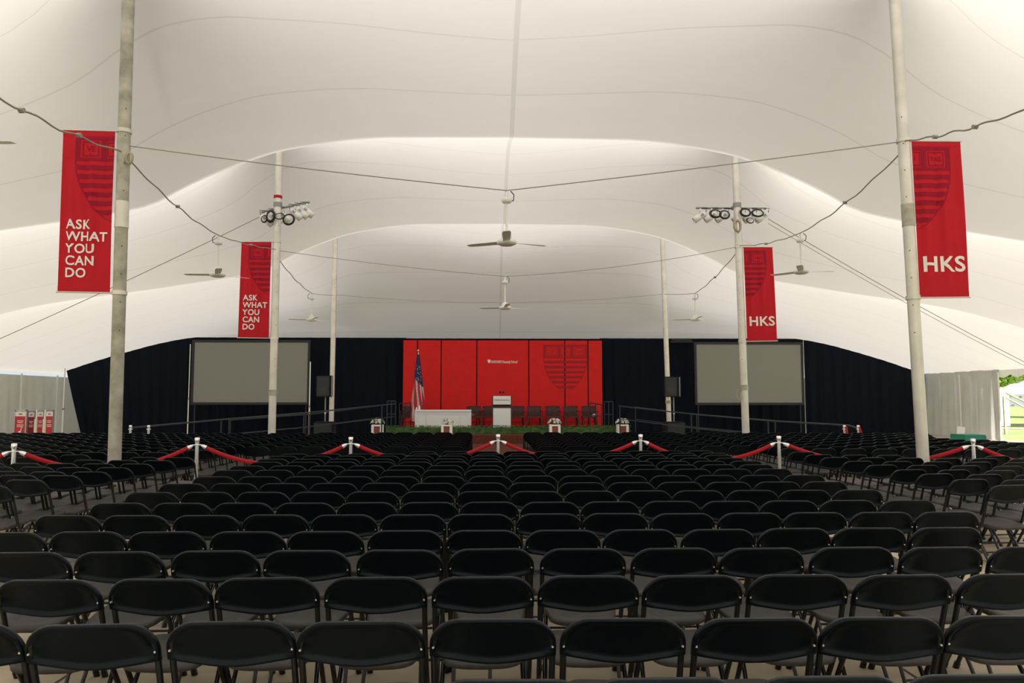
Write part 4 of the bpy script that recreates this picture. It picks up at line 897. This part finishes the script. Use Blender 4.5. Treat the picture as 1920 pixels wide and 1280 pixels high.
def panel_mesh(P, cz, simple=False):
    mb = MB(); n = len(P)
    def ring(s, dy, inset=0.0):
        out = []
        for (x, z) in P:
            zz = cz + (z - cz) * s; xx = x * s
            if inset:
                vx, vz = xx, zz - cz; L_ = math.hypot(vx, vz * 1.0); kx_ = max(0, abs(vx) - inset) / max(abs(vx), 1e-6); kz = max(0, abs(vz) - inset) / max(abs(vz), 1e-6); xx = vx * kx_; zz = cz + vz * kz
            c = -0.014 * (1 - (xx / 0.236) ** 2)
            out.append((xx, yb(zz) + c + dy, zz))
        return out
    if simple: R_ = [ring(1, 0.010), ring(1, -0.012), ring(0.5, -0.010)]
    else: R_ = [ring(0.5, 0.008), ring(0.97, 0.010), ring(1, 0.004), ring(1.0, -0.010), ring(1.0, -0.020, 0.004), ring(1.0, -0.020, 0.012), ring(1.0, -0.006, 0.018), ring(0.62, -0.004), ring(0.3, -0.003)]
    vs = [v for r in R_ for v in r]; m = len(R_)
    fs = [(i * n + k, i * n + (k + 1) % n, (i + 1) * n + (k + 1) % n, (i + 1) * n + k) for i in range(m - 1) for k in range(n)]
    mb.add(vs, fs, not simple); cb = (0, yb(cz) - 0.014 - 0.003, cz); cf = (0, yb(cz) - 0.014 + 0.008, cz)
    mb.add(R_[-1] + [cb], [(k, (k + 1) % n, n) for k in range(n)], not simple); mb.add(R_[0] + [cf], [((k + 1) % n, k, n) for k in range(n)], not simple)
    return mb
def seat_mesh(simple=False):
    N_ = 10 if simple else 36; P = []
    for i in range(N_):
        a = 2 * math.pi * i / N_ + (0.3 if simple else 0); ca, sa = math.cos(a), math.sin(a); e = 0.42; x = 0.20 * abs(ca) ** e * (1 if ca > 0 else -1); y = 0.195 * abs(sa) ** e * (1 if sa > 0 else -1)
        P.append((x * (1 - 0.06 * (y / 0.2 < 0)), y + 0.0))
    def ring(s, dz):
        out = []
        for x, y in P:
            xx, yy = x * s, y * s; z = 0.398 + 0.06 * yy + dz + 0.012 * (xx / 0.2) ** 2 * s
            out.append((xx, yy - 0.05, z))
        return out
    R_ = [ring(0.9, -0.030), ring(1, -0.022), ring(1, 0.0), ring(0.96, 0.008), ring(0.5, 0.0)] if not simple else [ring(1, -0.025), ring(1, 0.0)]
    mb = MB(); n = len(P); vs = [v for r in R_ for v in r]; mb.add(vs, [(i * n + k, i * n + (k + 1) % n, (i + 1) * n + (k + 1) % n, (i + 1) * n + k) for i in range(len(R_) - 1) for k in range(n)], not simple)
    mb.add(R_[-1], [tuple(range(n))]); mb.add(R_[0], [tuple(range(n))[::-1]]); return mb
def utube(seg, n_c):
    w, top, rc = 0.222, 0.768, 0.092; L_ = [(-w, yb(0.012), 0.012), (-w, yb(0.2), 0.2), (-w, yb(0.42), 0.42)]
    L_.append((-w, yb(top - rc), top - rc))
    for i in range(1, n_c + 1): a = math.pi - math.pi / 2 * i / n_c; z = top - rc + rc * math.sin(a); L_.append((-w + rc + rc * math.cos(a), yb(z) - 0.004, z))
    R_ = [(-x, y, z) for x, y, z in L_[::-1]]
    mb = MB(); mb.tube(L_ + R_, 0.0125, seg)
    return mb
def make_chair():
    t = thing('folding_chair', 'x', 'folding chair', (0, 0, 0), 0, 'black folding chairs'); P = outline()
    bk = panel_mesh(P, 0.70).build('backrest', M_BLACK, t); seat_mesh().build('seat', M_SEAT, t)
    fr = utube(8, 6)
    for s in (-1, 1): fr.tube([(s * 0.222, yb(0.0), 0.0), (s * 0.222, yb(0.03) , 0.035)], 0.018, 10)
    fr.build('frame', M_FRAME, t)
    for s in (-1, 1):
        m = MB(); m.tube([(s * 0.190, 0.08, 0.375), (s * 0.190, 0.02, 0.34), (s * 0.196, -0.07, 0.21), (s * 0.205, -0.19, 0.02), (s * 0.205, -0.20, 0.0)], 0.011, 8); m.tube([(s * 0.205, -0.20, 0.0), (s * 0.205, -0.188, 0.035)], 0.017, 10); m.build('leg', M_FRAME, t)
    m = MB(); m.tube([(-0.222, yb(0.09), 0.09), (0.222, yb(0.09), 0.09)], 0.008, 6); m.build('stretcher', M_FRAME, t)
    m = MB(); m.tube([(-0.205, -0.175, 0.045), (0.205, -0.175, 0.045)], 0.007, 6); m.build('stretcher', M_FRAME, t)
    for s in (-1, 1):
        m = MB(); c = Vector((s * 0.222, yb(0.672) - 0.016, 0.672)); m.tube([c, c + Vector((0, -0.006, 0))], [0.0055, 0.004], 8); m.build('rivet', M_RIVET, t)
    return t
def far_chair():
    mb = panel_mesh(outline(3), 0.70, True); s = seat_mesh(True); mb.add(s.v, s.f, False, 1)
    for sx in (-1, 1):
        mb.tube([(sx * 0.222, yb(0), 0.0), (sx * 0.222, yb(0.42), 0.42), (sx * 0.222, yb(0.68), 0.68)], 0.012, 4, mi=2); mb.tube([(sx * 0.19, 0.08, 0.375), (sx * 0.205, -0.2, 0.0)], 0.011, 4, cap=False, mi=2)
    return mb
CH = []   # (x, y of back top, rotation, block, row key)
rj = random.Random(21)
# centre block: picture row of the back tops, left edge, right edge, number
ROWS_C = [(1272, None, 2.16), (1160, None, None), (1079, None, None), (1028, None, None), (993, None, None), (963, None, None), (940.5, None, None), (920.5, None, None), (904.5, None, None), (892, None, None), (880, None, None),
          (872, None, None), (865, None, None), (859.4, None, None), (854, None, None), (850, None, None), (845.6, None, None)]
EDGE = {1: (803.5, 246.5), 2: (804.5, 200), 3: (836, 171.5), 4: (835, 147.5)}   # left edge of one chair in the row, spacing in pixels
HB = 0.782
BY = []
for r, row in enumerate(ROWS_C):
    py = row[0]; y = at_h(920, py, HB).y; BY.append(y)
    if r == 0:
        for cxp in (957, 1247, 1563, 1850): p = at_h(cxp, py if cxp > 1000 else 1273, HB); CH.append((p.x, y, rj.uniform(-.03, .03), 'C', 0))
        continue
    if r in EDGE:
        x0 = at_h(EDGE[r][0], py, HB).x; sp = at_h(EDGE[r][0] + EDGE[r][1], py, HB).x - x0; first_c = x0 + sp / 2 - sp * 7
    else: sp = 0.4815; first_c = -3.25 + 0.05 + sp / 2 + (0.06 if r % 3 == 0 else 0)
    for k in range(14):
        x = first_c + k * sp
        CH.append((x + rj.uniform(-0.006, 0.006), y + 0.010 * ((k - 6.5) / 4) ** 2 * (-1 if r < 4 else 1) + rj.uniform(-0.012, 0.012), rj.uniform(-0.035, 0.035), 'C', r))
    # chairs continuing left and right of the nearest rows are outside the aisles
def rope_y(x):
    xs_ = [-9, SPOS[0].x, SPOS[1].x, SPOS[2].x, SPOS[3].x, SPOS[4].x, SPOS[5].x, SPOS[6].x, 9.5]; ys_ = [9.6, 10.35, 11.5, 12.05, 12.55, 12.45, 12.0, 11.3, 10.7]
    return float(np.interp(x, xs_, ys_))
def visible(x, y):
    q = [proj((x + dx, y, h)) for dx in (-0.22, 0.22) for h in (0.78, 0.6)]
    return any(-2 < a < 1922 and b < 1284 and z > 0.3 for a, b, z in q)
# left block, aisle chair of each row by its picture position (right edge, top row)
LROW = [(25, 910), (92, 898.8), (156, 890.6), (208, 884), (250, 876), (290, 869), (330, 862.5), (365, 857)]
RROW = [(1849, 908.8), (1776, 897.8), (1716, 887.6), (1668, 879.6), (1618, 871), (1577, 864), (1536, 857), (1507, 852), (1477, 847)]
lth, rth = -0.10, 0.13     # turn of the side blocks towards the stage
for r, (px, py) in enumerate(LROW):
    p = at_h(px, py, HB); 
    for k in range(7):
        x = p.x - 0.232 - 0.485 * k * math.cos(lth); y = p.y - 0.485 * k * math.sin(lth)
        CH.append((x, y + rj.uniform(-0.015, 0.015), lth + rj.uniform(-0.04, 0.04), 'L', r))
for r, (px, py) in enumerate(RROW):
    p = at_h(px, py, HB)
    for k in range(8):
        x = p.x + 0.232 + 0.49 * k * math.cos(rth); y = p.y - 0.49 * k * math.sin(rth)
        CH.append((x, y + rj.uniform(-0.015, 0.015), rth + rj.uniform(-0.04, 0.04), 'R', r))
# rows beyond the rope line
far_rows = [12.95 + 0.545 * i for i in range(11)]
for r, y in enumerate(far_rows):
    for k in range(8):
        CH.append((-0.44 - 0.235 - 0.475 * k, y + rj.uniform(-.02, .02), rj.uniform(-.03, .03), 'FL', r)); CH.append((0.80 + 0.235 + 0.475 * k, y + rj.uniform(-.02, .02), rj.uniform(-.03, .03), 'FR', r))
for r in range(20):
    y = 10.1 + 0.50 * r
    if y > 18.35: break
    for k in range(28):
        x = -4.62 - 0.485 * k; yy = y + 0.10 * 0.485 * k * 0.6
        if yy < rope_y(x) + 0.25 or yy > 18.55: continue
        CH.append((x, yy + rj.uniform(-.02, .02), -0.06 + rj.uniform(-.04, .04), 'FLL', r))
for r in range(20):
    y = 12.3 + 0.50 * r
    if y > 18.4: break
    for k in range(26):
        x = 5.0 + 0.485 * k; yy = y - 0.485 * k * 0.10
        if yy < rope_y(x) + 0.3: continue
        CH.append((x, yy + rj.uniform(-.02, .02), 0.10 + rj.uniform(-.04, .04), 'FRR', r))
for r in range(6):   # front corner rows of the far right block beside the rope
    pass
poles_xy = [(b.x, b.y) for b, d in POLES.values()]
def clear(x, y):
    yo = y + 0.22
    for (a, b) in poles_xy:
        if abs(x - a) < 0.36 and abs(yo - b) < 0.36: return False
    for s in SPOS:
        if abs(x - s.x) < 0.33 and abs(yo - s.y) < 0.33: return False
    return True
def on_far_right(c):   # the right block ends nearer the camera towards the tent side
    q = proj((c[0], c[1], 0.78)); return q[0] > 1740 and q[1] < 817 + (q[0] - 1740) * 0.065
vis = [c for c in CH if visible(c[0], c[1]) and clear(c[0], c[1]) and not on_far_right(c) and abs(rope_y(c[0]) - (c[1] + 0.2)) > 0.27]
# side-block chairs must stay on the near side of the rope
vis = [c for c in vis if not (c[3] in 'LR' and c[1] + 0.2 > rope_y(c[0]) - 0.12 and c[0] < -5.2)]
vis.sort(key=lambda c: c[1] + 0.0 * abs(c[0]))
near, far = vis[:298], vis[298:]
c0 = make_chair(); index_kids(c0); FULL = list(KIDS[c0.name]); BARE = [k for k in FULL if not k.name.startswith('rivet')]
nm = {'C': 'centre block', 'L': 'near left block', 'R': 'near right block', 'FL': 'block left of the aisle carpet', 'FR': 'block right of the aisle carpet', 'FLL': 'far left block', 'FRR': 'far right block'}
rows = {}
for c in near: rows.setdefault((c[3], c[4]), []).append(c)
cnt = {}
firstc = True
for (bl, r), lst in sorted(rows.items(), key=lambda kv: (kv[0][0], min(c[1] for c in kv[1]))):
    lst.sort(key=lambda c: c[0]); cnt[bl] = cnt.get(bl, 0) + 1; ro = ORD[cnt[bl] - 1]
    for k, (x, y, a, _, _) in enumerate(lst):
        KIDS[c0.name] = FULL if y < 7.0 else BARE      # rivets only where they can be seen
        c = c0 if firstc else copy_tree(c0); firstc = False
        c.location = (x - 0.25 * math.sin(a) * 1.0, y + 0.25 * math.cos(a), 0); c.rotation_euler = (0, 0, a)
        c['label'] = 'black folding chair, %s from left, %s visible row from camera, %s' % (ORD[k], ro, nm[bl]); c['group'] = 'black folding chairs in the ' + nm[bl]
fc = far_chair(); mb = MB(); V0 = np.array(fc.v)
for (x, y, a, _, _) in far:
    ca, sa = math.cos(a), math.sin(a); R_ = V0.copy(); R_[:, 0] = V0[:, 0] * ca - V0[:, 1] * sa + x - 0.25 * sa; R_[:, 1] = V0[:, 0] * sa + V0[:, 1] * ca + y + 0.25 * ca
    b = len(mb.v); mb.v += R_.tolist(); mb.f += [tuple(b + i for i in f) for f in fc.f]; mb.sm += fc.sm; mb.mi += fc.mi
o = mb.build('distant_folding_chairs', [M_BLACK, M_SEAT, M_FRAME]); tag(o, 'many distant rows of black folding chairs beyond the red ropes', 'folding chairs', None, 'stuff')
print('chairs near', len(near), 'far', len(far))
